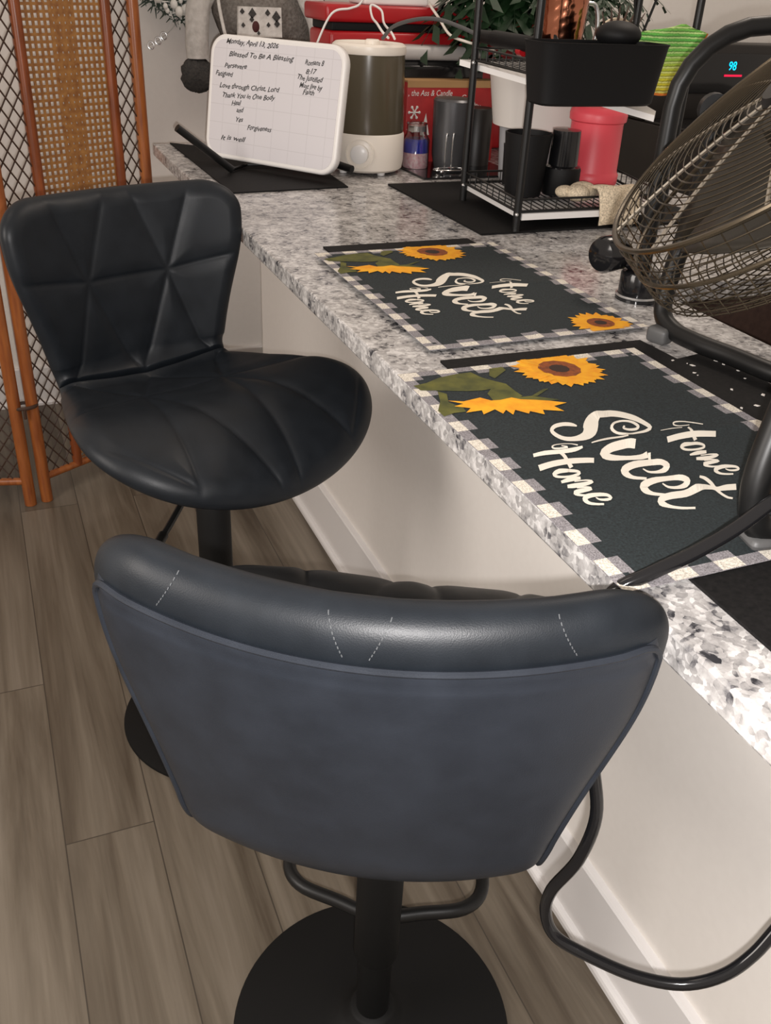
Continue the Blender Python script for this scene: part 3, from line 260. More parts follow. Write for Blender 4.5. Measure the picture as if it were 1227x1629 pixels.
# faucet
t = thing('kitchen_faucet', (.200,1.165,ZT+.0005), 'tall black gooseneck faucet rising behind the wire fan', 'faucet')
G().lathe([(.001,0),(.034,0),(.034,.004),(.031,.006),(.031,.040),(.029,.044),(.016,.046),(.001,.046)], 36).obj('faucet_base', M['bgloss'], t)
plabel(G().tube([(.0325*math.cos(k*PI/18),.0325*math.sin(k*PI/18),.007) for k in range(36)], .0022, 8, closed=True).obj('base_ring', M['silver'], t), 'thin silver ring')
P = [(0,0,.04),(0,0,.15),(0,0,.28)]
for k in range(1,13):
    a = PI - PI*k/12; P.append((.115*(1+math.cos(a)), -.035*(1+math.cos(a)), .28+.108*math.sin(a)))
P += [(.230,-.070,.22),(.230,-.070,.19)]
G().tube(P, .0128, 18).obj('gooseneck', M['bmetal'], t)
G().lathe([(.001,0),(.019,.002),(.020,.09),(.015,.10)], 24, org=(.230,-.070,.10)).obj('spray_head', M['bgloss'], t)
Mr = Matrix.Translation((-.047,.022,.068)) @ Matrix.Rotation(-PI/2,4,'Y') @ Matrix.Rotation(.25,4,'X')
h = G().lathe([(.001,-.024),(.022,-.024),(.0265,-.018),(.0275,.0),(.0275,.016),(.024,.024),(.012,.028),(.001,.0285)], 32, Mr).tube([(0,0,.045),(-.026,.012,.064)], .012, 14).obj('handle_knob', M['bgloss'], t)
# ------------------------------------------------------------------ mats on the counter
def flat(name, poly, z0, h, m, label, cat, group=None, bev=0):
    cx = sum(p[0] for p in poly)/len(poly); cy = sum(p[1] for p in poly)/len(poly)
    o = G().prism([(x-cx,y-cy) for x,y in poly], 0, h).obj(name, m, smooth=False); o.location = (cx,cy,z0); return tag(o, label, cat, group)
def rect(x0,y0,x1,y1): return [(x0,y0),(x1,y0),(x1,y1),(x0,y1)]
flat('counter_mat', [(-.238,.10),(.115,.10),(.150,.50),(.150,.930),(.088,.918),(.083,.994),(-.222,.998)], ZT+.0003, .003, M['bmat'], 'black mat under and beside the nearer sunflower placemat', 'mat', 'black counter mats')
flat('counter_mat', rect(-.188,1.075,.098,1.560), ZT+.0003, .003, M['bmat'], 'black mat showing past the far end of the farther sunflower placemat', 'mat', 'black counter mats')
flat('counter_mat', [(-.235,2.025),(.038,2.045),(.055,2.40),(-.245,2.672)], ZT+.0003, .003, M['bmat'], 'black mat beneath the whiteboard at the far counter end', 'mat', 'black counter mats')
flat('counter_mat', rect(.140,1.583,.700,2.055), ZT+.0003, .004, M['bmat'], 'black mat beneath the black wire shelf', 'mat', 'black counter mats')
flat('glass_tray', rect(.252,2.100,.52,2.30), ZT+.0003, .005, M['bgloss'], 'shiny black tray under the grey tumblers and jar', 'tray')
random.seed(4)
g = G()
for k in range(46):
    x = random.uniform(.055,.145); y = random.uniform(.50,.915); a = random.uniform(0,PI); s = random.uniform(.0012,.0042)
    Mt = Matrix.Translation((x,y,ZT+.0034)) @ Matrix.Rotation(a,4,'Z')
    g.prism([(-s,-s*.4),(s*.6,-s*.6),(s,s*.3),(-s*.3,s*.6)], 0, .0005, Mt)
tag(g.obj('spilled_flakes', M['bucket'], smooth=False), 'pale flakes scattered on the black mat beside the nearer placemat', 'flakes', kind='stuff')
# placemats: s runs along the counter, t across; the print is ink on the cloth
ART = json.loads(ART_JSON)
def ph(s, t):   # gentle waviness of the cloth
    return .0008*math.sin(9*s+5*t)+.0006*math.sin(21*s-13*t+1) + .0016*math.exp(-((s-.238-(t-.17)*.05)/.007)**2)*(1 if 1 else 0) + .0012*math.exp(-((t-.165)/.006)**2)
PS, PT = .476, .338
def placemat(x0, y0, rz, label):
    root = thing('placemat', (x0,y0,ZT+.0062), label, 'placemat', rz, 'sunflower placemats')
    def W(s,t,dz=0): return (t,-s,ph(s,t)+dz+.0004)
    S = sorted(set([round(PS*i/20,5) for i in range(21)]+[.0135,PS-.0135]+[round(PS*(i+.5)/20,5) for i in range(1,19)]))
    T = sorted(set([round(-.008+ (PT+.008)*i/14,5) for i in range(15)]+[.0055,PT-.0135]+[round(-.008+(PT+.008)*(i+.5)/14,5) for i in range(1,13)]))
    # finer grid for the folds
    v=[];f=[];mi=[];idx={}
    def vid(s,t,k):
        key=(round(s,5),round(t,5),k)
        if key not in idx: idx[key]=len(v); v.append(W(s,t,0 if k else -.0011))
        return idx[key]
    b=.0235
    def cellmat(s,t):
        i=int(s/(PS/20)); j=int((t+.008)/((PT+.008)/14))
        ds=min(s,PS-s); dt=min(t+.008,PT-t); d=min(ds,dt)
        if d>b: return 0
        outer = d<.0135
        k = i if dt<ds else j
        if ds<.0135 and dt<.0135: return 2
        if outer: return 2 if k%2==0 else 1
        return 1 if k%2==0 else 0
    SS=[];TT=[]
    for a_,b_ in zip(S,S[1:]): SS+= [a_+(b_-a_)*q/2 for q in range(2)]
    SS.append(S[-1])
    for a_,b_ in zip(T,T[1:]): TT+= [a_+(b_-a_)*q/2 for q in range(2)]
    TT.append(T[-1])
    for i in range(len(SS)-1):
        for j in range(len(TT)-1):
            q=[(SS[i],TT[j]),(SS[i],TT[j+1]),(SS[i+1],TT[j+1]),(SS[i+1],TT[j])]
            f.append([vid(*p,1) for p in q]); mi.append(cellmat((SS[i]+SS[i+1])/2,(TT[j]+TT[j+1])/2))
            f.append([vid(*p,0) for p in q][::-1]); mi.append(0)
    for i in range(len(SS)-1):
        for tt in (TT[0],TT[-1]): f.append([vid(SS[i],tt,1),vid(SS[i+1],tt,1),vid(SS[i+1],tt,0),vid(SS[i],tt,0)]); mi.append(1)
    for j in range(len(TT)-1):
        for ss in (SS[0],SS[-1]): f.append([vid(ss,TT[j],1),vid(ss,TT[j+1],1),vid(ss,TT[j+1],0),vid(ss,TT[j],0)]); mi.append(1)
    build('cloth', v, f, None, root, mats=[M['cloth_dark'],M['cloth_grey'],M['cloth_white']], midx=mi, ang=60)
    # lettering
    g = G()
    for ri, rb in enumerate(ART['rib']):
        dz = .0007+.00001*ri; vv=[];ff=[]
        for a in rb: vv += [W(a[0],a[1],dz), W(a[2],a[3],dz)]
        for i in range(len(rb)-1): ff.append((2*i,2*i+1,2*i+3,2*i+2))
        # round ends
        g.add(vv,ff)
    g.obj('lettering', M['print_white'], root, smooth=False)
    def clampS(p): return (max(.001,p[0]), max(-.006,p[1]))
    def poly(name, pts, dz, m, par, cen=None):
        pts=[clampS(p) for p in pts]; 
        if cen is None: cen=(sum(p[0] for p in pts)/len(pts), sum(p[1] for p in pts)/len(pts))
        bm=bmesh.new(); vs=[bm.verts.new(W(s,t,dz)) for s,t in pts]; f0=bm.faces.new(vs); bmesh.ops.triangulate(bm,faces=[f0]); bm.verts.index_update()
        r=([v_.co.copy() for v_ in bm.verts],[[q.index for q in fc.verts] for fc in bm.faces]); bm.free(); return r
    g=G()
    for k,l in enumerate(ART['leafs']): g.add(*poly('l', l, .0007+k*.00004, None, root))
    g.obj('leaves_print', M['green'], root, smooth=False)
    # full flower: ring of pointed petals
    cs, ct = .0405, .1960; g=G(); random.seed(7)
    for lay,(n,R_,w_) in enumerate(((19,.062,.0085),(19,.055,.0080))):
        for k in range(n):
            a=2*PI*(k+lay*.5)/n+random.uniform(-.06,.06); R2=R_*random.uniform(.9,1.06); ca,sa=math.cos(a),math.sin(a)
            q=[(.018,-.005),(.036,-w_),(.048,-w_*.75),(R2,0),(.048,w_*.75),(.036,w_),(.018,.005)]
            g.add(*poly('p',[(cs+r*ca-ww*sa, ct+r*sa+ww*ca) for r,ww in q], .0010+lay*.0003+(k%2)*.00012, None, root))
    for kk in (0,): g.add(*poly('h', ART['half'], .0011, None, root))
    g.obj('petals_print', M['yellow'], root, smooth=False)
    g=G()
    for k in range(9):
        s0,t0 = .085+.0*k, .045
    def disc(r, dz, n=24): return poly('d',[(cs+r*math.cos(2*PI*k/n)*(1+.05*(k%2)), ct+r*math.sin(2*PI*k/n)*(1+.05*(k%2))) for k in range(n)], dz, None, root)
    # the flower in the other corner
    cs, ct = .446, .276; g=G(); random.seed(9)
    for k in range(21):
        a=2*PI*k/21+random.uniform(-.08,.08); R2=.048*random.uniform(.88,1.06); ca,sa=math.cos(a),math.sin(a)
        qq=[(.012,-.004),(.028,-.0075),(.038,-.0055),(R2,0),(.038,.0055),(.028,.0075),(.012,.004)]
        pt2=[(min(PS-.001,cs+r*ca-ww*sa), ct+r*sa+ww*ca) for r,ww in qq]
        g.add(*poly('p',pt2,.0010+(k%2)*.00015,None,root))
    g.obj('petals_print', M['yellow'], root, smooth=False)
    g=G(); g.add(*poly('d',[(cs+.020*math.cos(2*PI*k/20),ct+.020*math.sin(2*PI*k/20)) for k in range(20)],.0016,None,root)); g.obj('flower_disc', M['brown'], root, smooth=False)
    g=G(); g.add(*poly('d',[(cs+.009*math.cos(2*PI*k/20),ct+.009*math.sin(2*PI*k/20)) for k in range(20)],.0018,None,root)); g.obj('flower_centre', M['dkbrown'], root, smooth=False)
    cs, ct = .0405, .1960
    g=G(); g.add(*disc(.0265,.0016)); g.obj('flower_disc', M['brown'], root, smooth=False)
    g=G(); g.add(*disc(.0125,.0018)); g.obj('flower_centre', M['dkbrown'], root, smooth=False)
    return root
placemat(-.290, .960, 0, 'nearer Home Sweet Home sunflower placemat, beside the stool in front')
placemat(-.214, 1.507, .0, 'farther Home Sweet Home sunflower placemat, beside the wire shelf')
# ------------------------------------------------------------------ bar stools
Q = {'Lb': .3464, 'Ls': .4961, 'lean': .117, 'R': .0853, 'wtop': .2232, 'wmax': .2277, 'wj': .162, 'ws': .2686, 'kb': 1.2582, 'ks': .5008, 'kf': .0552, 'yj': -.2273, 'droop': 1.0332, 'tilt': .1937}
def profile(q, n=60):
    ds=(q['Lb']+q['Ls'])/n; b=np.arange(n+1)*ds; L=q['Lb']; arc=q['R']*(np.pi/2-q['lean']); b0=L-arc/2
    phi=np.where(b<b0,-(np.pi/2-q['lean']),np.where(b<b0+arc,-(np.pi/2-q['lean'])*(1-(b-b0)/arc),0))
    t=np.clip((b-L-.5*q['Ls'])/(.5*q['Ls']),0,1); phi=phi-q['droop']*t+q['tilt']*np.clip((b-b0)/arc,0,1)
    y=np.concatenate([[0],np.cumsum(np.cos(.5*(phi[1:]+phi[:-1]))*ds)]); z=np.concatenate([[0],np.cumsum(np.sin(.5*(phi[1:]+phi[:-1]))*ds)])
    y=y-np.interp(L,b,y)+q['yj']; z=z-np.interp(L,b,z); return b,y,z,-np.sin(phi),np.cos(phi)
def width(q, b):
    L=q['Lb'];T=L+q['Ls']
    kb=np.array([0,.10,.62*L,L*1.0,L+.35*q['Ls'],L+.62*q['Ls'],T]); kw=np.array([q['wtop'],q['wmax'],.5*(q['wmax']+q['wj'])*.98,q['wj'],.5*(q['wj']+q['ws'])*1.05,q['ws'],q['ws']*.95])
    bb=np.linspace(0,T,200); w=np.interp(bb,kb,kw)
    for _ in range(3): w=np.convolve(np.pad(w,8,mode='edge'),np.ones(17)/17,'valid')
    w=np.interp(b,bb,w); rt=.06; t=np.clip(1-b/rt,0,1); w=w-(rt*1.1)*(1-np.sqrt(np.clip(1-t**2.2,0,1)))
    rf=.20; t=np.clip(1-(T-b)/rf,0,1); return w*np.sqrt(np.clip(1-t**2.3,0,1))
PB = profile(Q, 240)
def surf(a, b, off=0):
    B,y,z,ny,nz=PB; L=Q['Lb'];T=L+Q['Ls']; f=lambda A:np.interp(b,B,A)
    k=np.interp(b,[0,L*.8,L+.3*Q['Ls'],T],[Q['kb'],Q['kb'],Q['ks'],Q['kf']]); o=k*a*a+off
    return np.stack([a,f(y)+f(ny)*o,f(z)+f(nz)*o],-1)
LB, LT = Q['Lb'], Q['Lb']+Q['Ls']
# outline as a dense polyline in the developed plane, for edge distances
_b = LT*(1-np.cos(np.linspace(0,np.pi,500)))/2; _w = width(Q,_b)
OUT = np.concatenate([np.stack([np.linspace(-_w[0],_w[0],60),np.zeros(60)],1), np.stack([_w,_b],1), np.stack([-_w[::-1],_b[::-1]],1)])
def edist(a, b):
    P0=OUT; P1=np.roll(OUT,-1,0); D=P1-P0; LL=(D**2).sum(1)+1e-12
    A=a.ravel();Bb=b.ravel();r=np.empty(A.shape)
    for i in range(0,len(A),2000):
        ax=A[i:i+2000,None]-P0[None,:,0]; by=Bb[i:i+2000,None]-P0[None,:,1]
        t=np.clip((ax*D[:,0]+by*D[:,1])/LL,0,1)
        r[i:i+2000]=np.sqrt(((ax-t*D[:,0])**2+(by-t*D[:,1])**2).min(1))
    return r.reshape(a.shape)
def TR(b): return np.interp(b,[0,.12,LB,LB+.1,LT],[.028,.024,.012,.014,.020])
def rnd(d, r): return np.sqrt(np.clip(1-(1-np.clip(d/r,0,1))**2,0,1))
sb=[]
def seam(*p): sb.append(np.array(p,float))
for s in (1,-1):
    N0=(s*.078,.150)
    for e in ((s*.022,.0),(s*.135,.0),(s*.25,.125),(s*.14,LB),(0,LB)): seam(N0,e)
    N1=(s*.080,LB+.165)
    for e in ((s*.145,LB+.03),(0,LB+.03),(s*.27,LB+.25),(s*.155,LT-.02),(s*.015,LT)): seam(N1,e)
    seam((s*.155,LT-.06),(s*.27,LT-.18))
seam((-.078,.15),(.078,.15)); seam((-.08,LB+.165),(.08,LB+.165))
def sdist(a, b):
    r=np.full(a.shape,9.)
    for s in sb:
        d=s[1]-s[0]; t=np.clip(((a-s[0][0])*d[0]+(b-s[0][1])*d[1])/(d@d),0,1)
        r=np.minimum(r,np.hypot(a-s[0][0]-t*d[0],b-s[0][1]-t*d[1]))
    return r
def quilt(a, b):
    s=sdist(a,b); return .0032*(1-np.exp(-(s/.016)**2))-.0020*np.exp(-(s/.0040)**2)
def grid(b0, b1, nb, na, e0, e1):
    t=np.linspace(0,1,nb); bb=b0+(b1-b0)*(t if not(e0 or e1) else (1-np.cos(np.pi*t))/2)
    x=np.sin(np.linspace(-np.pi/2,np.pi/2,na)); w=np.maximum(width(Q,bb),1e-5)
    return w[:,None]*x[None,:], np.repeat(bb[:,None],na,1)
def gfaces(nb, na, o=0, flip=False):
    f=[]
    for i in range(nb-1):
        for j in range(na-1):
            q=(o+i*na+j,o+i*na+j+1,o+(i+1)*na+j+1,o+(i+1)*na+j); f.append(q[::-1] if flip else q)
    return f
def cushion(b0, b1, nb, na, tf, tr, rf, rr, jr):
    a,b=grid(b0,b1,nb,na,1,1); d=edist(a,b)
    d[:,0]=0; d[:,-1]=0
    if b0==0: d[0,:]=0
    if b1==LT: d[-1,:]=0
    jd = (LB-b) if b0==0 else (b-LB)
    F=(tf+quilt(a,b)*np.clip(d/.03,0,1))*rnd(d,rf)*rnd(jd+.0001,jr); Rr=-TR(b)*rnd(d,rr)
    v=np.concatenate([surf(a,b,F).reshape(-1,3),surf(a,b,Rr).reshape(-1,3)])
    f=gfaces(nb,na)+gfaces(nb,na,nb*na,True)
    jrow = (nb-1) if b0==0 else 0
    for j in range(na-1): p=jrow*na+j; f.append((p,p+1,nb*na+p+1,nb*na+p))
    return v,f
def make_stool(loc, rz, label):
    root = thing('bar_stool', (*loc[:2],0), label, 'bar stool', rz, 'black quilted bar stools')
    zj = loc[2]
    def ofs(v): v=np.array(v); v[:,2]+=zj; return v
    v,f=cushion(0,LB,170,170,.024,.030,.030,.034,.014); build('backrest', ofs(v), f, M['leather'], root, ang=80)
    v,f=cushion(LB,LT,180,170,.026,.024,.040,.030,.014); build('seat', ofs(v), f, M['leather'], root, ang=80)
    # rear panel
    nb,na=60,70; t=np.linspace(0,1,nb); ins=.010; bt=.036; bend=LB+.05
    bb=bt+(bend-bt)*t; x=np.sin(np.linspace(-np.pi/2,np.pi/2,na))
    w=np.maximum(width(Q,bb)-ins,.01); a=w[:,None]*x; b=np.repeat(bb[:,None],na,1)
    b=b-(.0)*(a/.2)**2; e=np.minimum(np.minimum((1-np.abs(x))[None,:]*w[:,None],.05),np.minimum((b-bt),(bend-b)))
    Ein=edist(a,b); base=-TR(b)*rnd(Ein,.034); off=base-.0035*rnd(e+1e-6,.012)-.0005 + .0022*np.exp(-((b-bt-.012-.05*0)/.0022)**2)
    v1=surf(a,b,off).reshape(-1,3); v2=surf(a,b,base+.003).reshape(-1,3)
    f=gfaces(nb,na,0,True)+gfaces(nb,na,nb*na)
    rim=[j for j in range(na)]+[i*na+na-1 for i in range(1,nb)]+[(nb-1)*na+j for j in range(na-2,-1,-1)]+[i*na for i in range(nb-2,0,-1)]
    for i in range(len(rim)): p,q=rim[i],rim[(i+1)%len(rim)]; f.append((p,q,q+nb*na,p+nb*na))
    build('back_panel', ofs(np.concatenate([v1,v2])), f, M['leather2'], root, ang=60)
    # piping round the rear panel
    n=50; path=[]
    bs=np.linspace(bend-.01,bt+.02,n); ww=width(Q,bs)-ins+.001
    path+=[(-w_,b_) for w_,b_ in zip(ww,bs)]
    w0=float(width(Q,np.array([bt+.02]))[0]-ins); path+=[(-w0*np.cos(u)**.5 if 0 else -w0+.02*(1-np.cos(u)), bt+.02-.02*np.sin(u)) for u in np.linspace(.2,PI/2,6)]
    path+=[(x_,bt) for x_ in np.linspace(-w0+.03,w0-.03,40)]
    path+=[(w0-.02*(1-np.cos(u)), bt+.02-.02*np.sin(u)) for u in np.linspace(PI/2,.2,6)]
    path+=[(w_,b_) for w_,b_ in zip(ww[::-1],bs[::-1])]
    pa=np.array(path); off=-TR(pa[:,1])*rnd(edist(pa[:,0],pa[:,1]),.034)-.0025
    G().tube([tuple(p) for p in ofs(surf(pa[:,0],pa[:,1],off))], .0030, 8).obj('piping', M['leather2'], root)
    # stitches over the rolled top
    g=G()
    for s in sb[:2]+sb[5*1+2:5*1+2]+[]: pass
    for x0,x1 in ((.022,.010),(-.022,-.010),(.135,.150),(-.135,-.150)):
        for k in range(9):
            u=k/8; bq=.026-.0*u
            dd=.002+.024*u; aa=x0+(x1-x0)*u
            A_=np.array([aa,aa+(x1-x0)*.05]);B_=np.array([dd,dd+.0017]); O_=-TR(B_)*rnd(edist(A_,B_),.034)-.0004
            p=ofs(surf(A_,B_,O_)); g.tube([tuple(p[0]),tuple(p[1])], .00045, 5)
        g.obj('stitching', M['stitch'], root); g=G()
    # under the seat
    g=G().rbox((-.10,-.13,zj-.052),(.10,.10,zj-.026),.006); g.lathe([(.052,zj-.053),(.045,zj-.075),(.034,zj-.085),(.001,zj-.085)][::-1],28).obj('seat_plate', M['bmetal2'], root)
    G().tube([(.02,.03,zj-.060),(.10,.10,zj-.062),(.175,.165,zj-.070),(.215,.195,zj-.078)], .0055, 10, smooth=4).tube([(.198,.182,zj-.0745),(.235,.210,zj-.083)], .008, 12).obj('height_lever', M['bmetal'], root)
    G().lathe([(.001,.30),(.0235,.30),(.0235,zj-.07),(.001,zj-.07)],28).obj('gas_lift', M['bmetal'], root)
    G().lathe([(.001,.175),(.030,.175),(.031,.18),(.031,max(.40,zj-.17)),(.029,max(.402,zj-.165)),(.001,max(.402,zj-.165))],36).obj('sleeve', M['bmetal2'], root)
    G().lathe([(.001,.02),(.024,.02),(.024,.18),(.001,.18)],28).obj('column', M['bmetal'], root)
    G().tube([(0,.0,.25),(-.06,.015,.25),(-.115,.032,.25),(-.138,.065,.25),(-.132,.12,.25),(-.105,.185,.25),(-.04,.215,.25),(.04,.215,.25),(.105,.185,.25),(.132,.12,.25),(.138,.065,.25),(.115,.032,.25),(.06,.015,.25)], .0095, 14, closed=True, smooth=5).obj('footrest', M['bmetal'], root)
    G().lathe([(.001,.001),(.204,.001),(.205,.004),(.203,.008),(.19,.011),(.12,.017),(.07,.022),(.052,.026),(.040,.034),(.034,.046),(.030,.05),(.001,.05)],80).obj('base', M['bmetal2'], root, ang=50)
    return root
make_stool((-.3849,.730,.650), -.5219, 'nearer black quilted bar stool seen from behind, slate back panel facing the camera')
make_stool((-.4300,1.4600,.6778), PI+.3372, 'farther black quilted bar stool with its seat turned towards the camera')
# ------------------------------------------------------------------ fan on the counter
n_ = Vector((-.59,.305,.705)).normalized(); w_ = Vector((.459,.888,0)).normalized(); u_ = n_.cross(w_)
FC = Vector((.058,.777,1.27))
t = thing('wire_cage_fan', (.03,.75,ZT), 'tilted metal fan with a bronze wire cage on a black tube stand', 'fan')
Mf = Matrix(((w_.x,u_.x,n_.x,FC.x-.03),(w_.y,u_.y,n_.y,FC.y-.75),(w_.z,u_.z,n_.z,FC.z-ZT),(0,0,0,1)))
def ring(g, r, z, tr, n=72, m=5): g.tube([Mf @ Vector((r*math.cos(2*PI*k/n),r*math.sin(2*PI*k/n),z)) for k in range(n)], tr, m, closed=True)
FR=.228
g=G()
for k in range(20):
    r=.045+(FR-.045)*(k/19); ring(g, r, .022*(1-(r/FR)**2)+.0, .0008)
g.obj('front_grill_rings', M['fanwire'], t)
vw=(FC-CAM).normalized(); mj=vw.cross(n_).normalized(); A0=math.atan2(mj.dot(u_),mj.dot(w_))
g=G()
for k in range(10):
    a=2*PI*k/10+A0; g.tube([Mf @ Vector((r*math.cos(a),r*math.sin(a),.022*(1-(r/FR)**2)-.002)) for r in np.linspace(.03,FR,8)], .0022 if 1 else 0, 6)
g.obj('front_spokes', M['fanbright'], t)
g=G(); ring(g,FR,0,.0032,80,8); g.obj('front_rim', M['fanwire'], t)
g=G(); ring(g,FR+.002,-.045,.0028,80,8); g.obj('middle_band', M['fanwire'], t)
g=G(); g.lathe([(.001,.028),(.035,.027),(.040,.020),(.040,.014),(.001,.014)],32,Mf).obj('front_badge', M['bmetal'], t)
g=G()
def rz(r): return -.086-.030*(1-(r/FR)**2.5)
for k in range(20):
    r=.05+(FR-.05)*(k/19); ring(g, r, rz(r), .0008)
for z in (-.012,-.024,-.034,-.056,-.067,-.078): ring(g,FR+.003,z,.0008)
g.obj('rear_grill_rings', M['fanwire'], t)
g=G()
for k in range(64):
    a=2*PI*k/64; g.tube([Mf @ Vector((r*math.cos(a),r*math.sin(a),z)) for r,z in [(.05,rz(.05)),(.10,rz(.10)),(.15,rz(.15)),(.19,rz(.19)),(FR+.001,rz(FR)),(FR+.003,-.045),(FR,0)]], .0008, 5)
g.obj('cage_wires', M['fanwire'], t)
g=G(); g.lathe([(.001,.0),(.05,.0),(.052,-.01),(.055,-.10),(.045,-.125),(.001,-.128)],32,Mf).obj('motor', M['blade'], t)
g=G()
for k in range(3):
    a0=2*PI*k/3+.5; v=[];f=[]
    for i in range(9):
        r=.045+.165*i/8
        for j in range(7):
            x=(j/6-.5); hw=.40+.45*math.sin(PI*(i/8)*.75+.3); a=a0+x*hw*1.6
            v.append(Mf @ Vector((r*math.cos(a), r*math.sin(a), -.045-.055*x*(.6+.4*i/8))))
    for i in range(8):
        for j in range(6): f.append((i*7+j,i*7+j+1,(i+1)*7+j+1,(i+1)*7+j))
    b=G().add(v,f).obj('blade', M['blade'], t); md=b.modifiers.new('s','SOLIDIFY'); md.thickness=.0015
for a0 in (3.6,3.95,4.4,4.75,5.1):
    g=G(); g.tube([Mf @ Vector(((FR+.001)*math.cos(a0+q*.035),(FR+.001)*math.sin(a0+q*.035),rz(FR)+.001)) for q in range(5)],.0030,6); plabel(g.obj('rust_patch', M['rust'], t),'orange rust on the cage rim')
def L(p): return (p[0]-.03,p[1]-.75,p[2]-ZT)
pts=[(.150,1.012,1.215),(.150,1.015,1.12),(.135,1.018,1.02),(.124,1.008,.968),(.121,.975,.951),(.124,.925,.9495),(.136,.873,.9495),(.150,.80,.9495),(.185,.70,.9495),(.20,.61,.952),(.14,.545,.954),(.04,.515,.9545),(-.10,.500,.9545),(-.148,.503,.957),(-.160,.508,.985),(-.153,.515,1.03),(-.115,.530,1.13),(-.06,.545,1.215)]
G().tube([L(p) for p in pts], .0125, 16, smooth=6).obj('stand', M['bmetal'], t)
for p in ((.150,1.012,1.225),(-.058,.545,1.225)):
    q=Vector(L(p)); dr=w_ if p[1]>.8 else -w_
    G().tube([q-dr*.03,q+dr*.012],.008,12).tube([q+dr*.010,q+dr*.028],.020,20).obj('tilt_knob', M['bmetal'], t)
for p,a in (((.108,.985,.931),.3),((-.150,.503,.931),-.2)):
    q=Vector(L(p)); Mt=Matrix.Translation(q)@Matrix.Rotation(a,4,'Z')
    G().rbox((-.0125,-.016,.0005 if p[1]>.8 else .0112),(.0125,.016,.023),.006,3,Mt).obj('rubber_foot', M['rubber'], t)
cordp=[(.03,.56,1.12),(-.04,.51,1.065),(-.10,.49,1.030),(-.165,.486,.995),(-.198,.485,.976),(-.235,.487,.958),(-.270,.491,.944),(-.3005,.500,.922),(-.3035,.507,.87),(-.299,.500,.80),(-.292,.484,.74),(-.290,.468,.69),(-.303,.464,.64),(-.319,.474,.59),(-.320,.474,.555),(-.312,.462,.531),(-.289,.438,.522),(-.253,.406,.515),(-.217,.380,.519),(-.185,.365,.537),(-.157,.361,.562),(-.130,.362,.60),(-.10,.355,.66),(-.06,.33,.73),(-.012,.31,.76)]
G().tube([L(p) for p in cordp], .0062, 12, smooth=6).obj('power_cord', M['bgloss'], t)
# ------------------------------------------------------------------ black wire shelf and what it carries
RN=[(.215,1.585),(.553,1.582),(.238,1.862),(.618,1.862)]
t = thing('wire_shelf', (.40,1.72,ZT+.0043), 'black metal two-tier counter shelf with white trays', 'shelf')
o_=Vector((.40,1.72,ZT+.0043))
for x,y in RN:
    g=G().tube([(x-.40,y-1.72,0),(x-.40,y-1.72,.50)], .0075, 14); p=g.obj('post', M['bmetal'], t)
    for z in (.033,.272): g2=G().ball((x-.40-.006,y-1.72-.008,z), .0038, 8); plabel(g2.obj('bolt', M['silver'], p),'silver bolt head')
for xx in (.600,.668): G().tube([(.628-.40,1.862-1.72,.30),(xx-.40,1.862-1.72,.42)],.0028,8).obj('brace', M['bmetal'], t)
def L2(x,y,z): return (x-.40,y-1.72,z-o_.z)
for z,nm in ((.972,'lower_basket'),(1.212,'upper_basket')):
    g=G(); A,B_,C2,D=[Vector(L2(RN[i][0],RN[i][1],z)) for i in (0,1,3,2)]
    for p,q in ((A,B_),(B_,C2),(C2,D),(D,A)):
        g.tube([p,q],.0028,8); g.tube([p+Vector((0,0,.022)),q+Vector((0,0,.022))],.0022,8)
        k=int((q-p).length/.028)
        for i in range(1,k): g.tube([p.lerp(q,i/k),p.lerp(q,i/k)+Vector((0,0,.022))],.0012,5)
    for i in range(1,24): g.tube([A.lerp(B_,i/24),D.lerp(C2,i/24)],.0012,5)
    g.obj(nm, M['bmetal'], t)
g=G().prism([(x-.40,y-1.72) for x,y in [(.222,1.578),(.545,1.574),(.606,1.870),(.245,1.874)]], .957-o_.z, .969-o_.z); plabel(g.obj('white_tray', M['white'], t, smooth=False),'white board tray under the lower basket')
bd=thing('white_board', (.33,1.70,1.180), 'thin white board slanting under the upper shelf basket', 'board')
cn=[Vector(p)-Vector((.33,1.70,1.180)) for p in ((.226,1.905,1.198),(.430,1.500,1.143),(.456,1.532,1.146),(.48,1.88,1.196))]
G().add(cn+[p+Vector((0,0,.011)) for p in cn],[(0,3,2,1),(4,5,6,7),(0,1,5,4),(1,2,6,5),(2,3,7,6),(3,0,4,7)]).obj('sheet', M['white'], bd, smooth=False)
def lath(name, x, y, z, prof, m, label, cat, rx=0, ry=0, n=40, group=None, parts=()):
    root = thing(name, (x,y,z), label, cat, 0, group)
    Mx = Matrix.Rotation(rx,4,'X') @ Matrix.Rotation(ry,4,'Y')
    G().lathe(prof, n, Mx).obj('body', m, root, ang=40)
    for nm, pf, mm in parts: G().lathe(pf, n, Mx).obj(nm, mm, root, ang=40)
    return root
ZL=.975+.003
lath('pink_canister', .505, 1.785, ZL, [(.001,0),(.056,0),(.059,.004),(.060,.022),(.057,.026),(.056,.030),(.055,.120),(.0555,.126),(.060,.129),(.061,.141),(.059,.148),(.052,.156),(.001,.159)], M['pink'], 'pink plastic canister with stepped lid on the lower shelf', 'canister')
tc = thing('folded_cloth', (.42,1.60,ZL), 'beige cloth draped over the shelf rail below the pink canister', 'cloth')
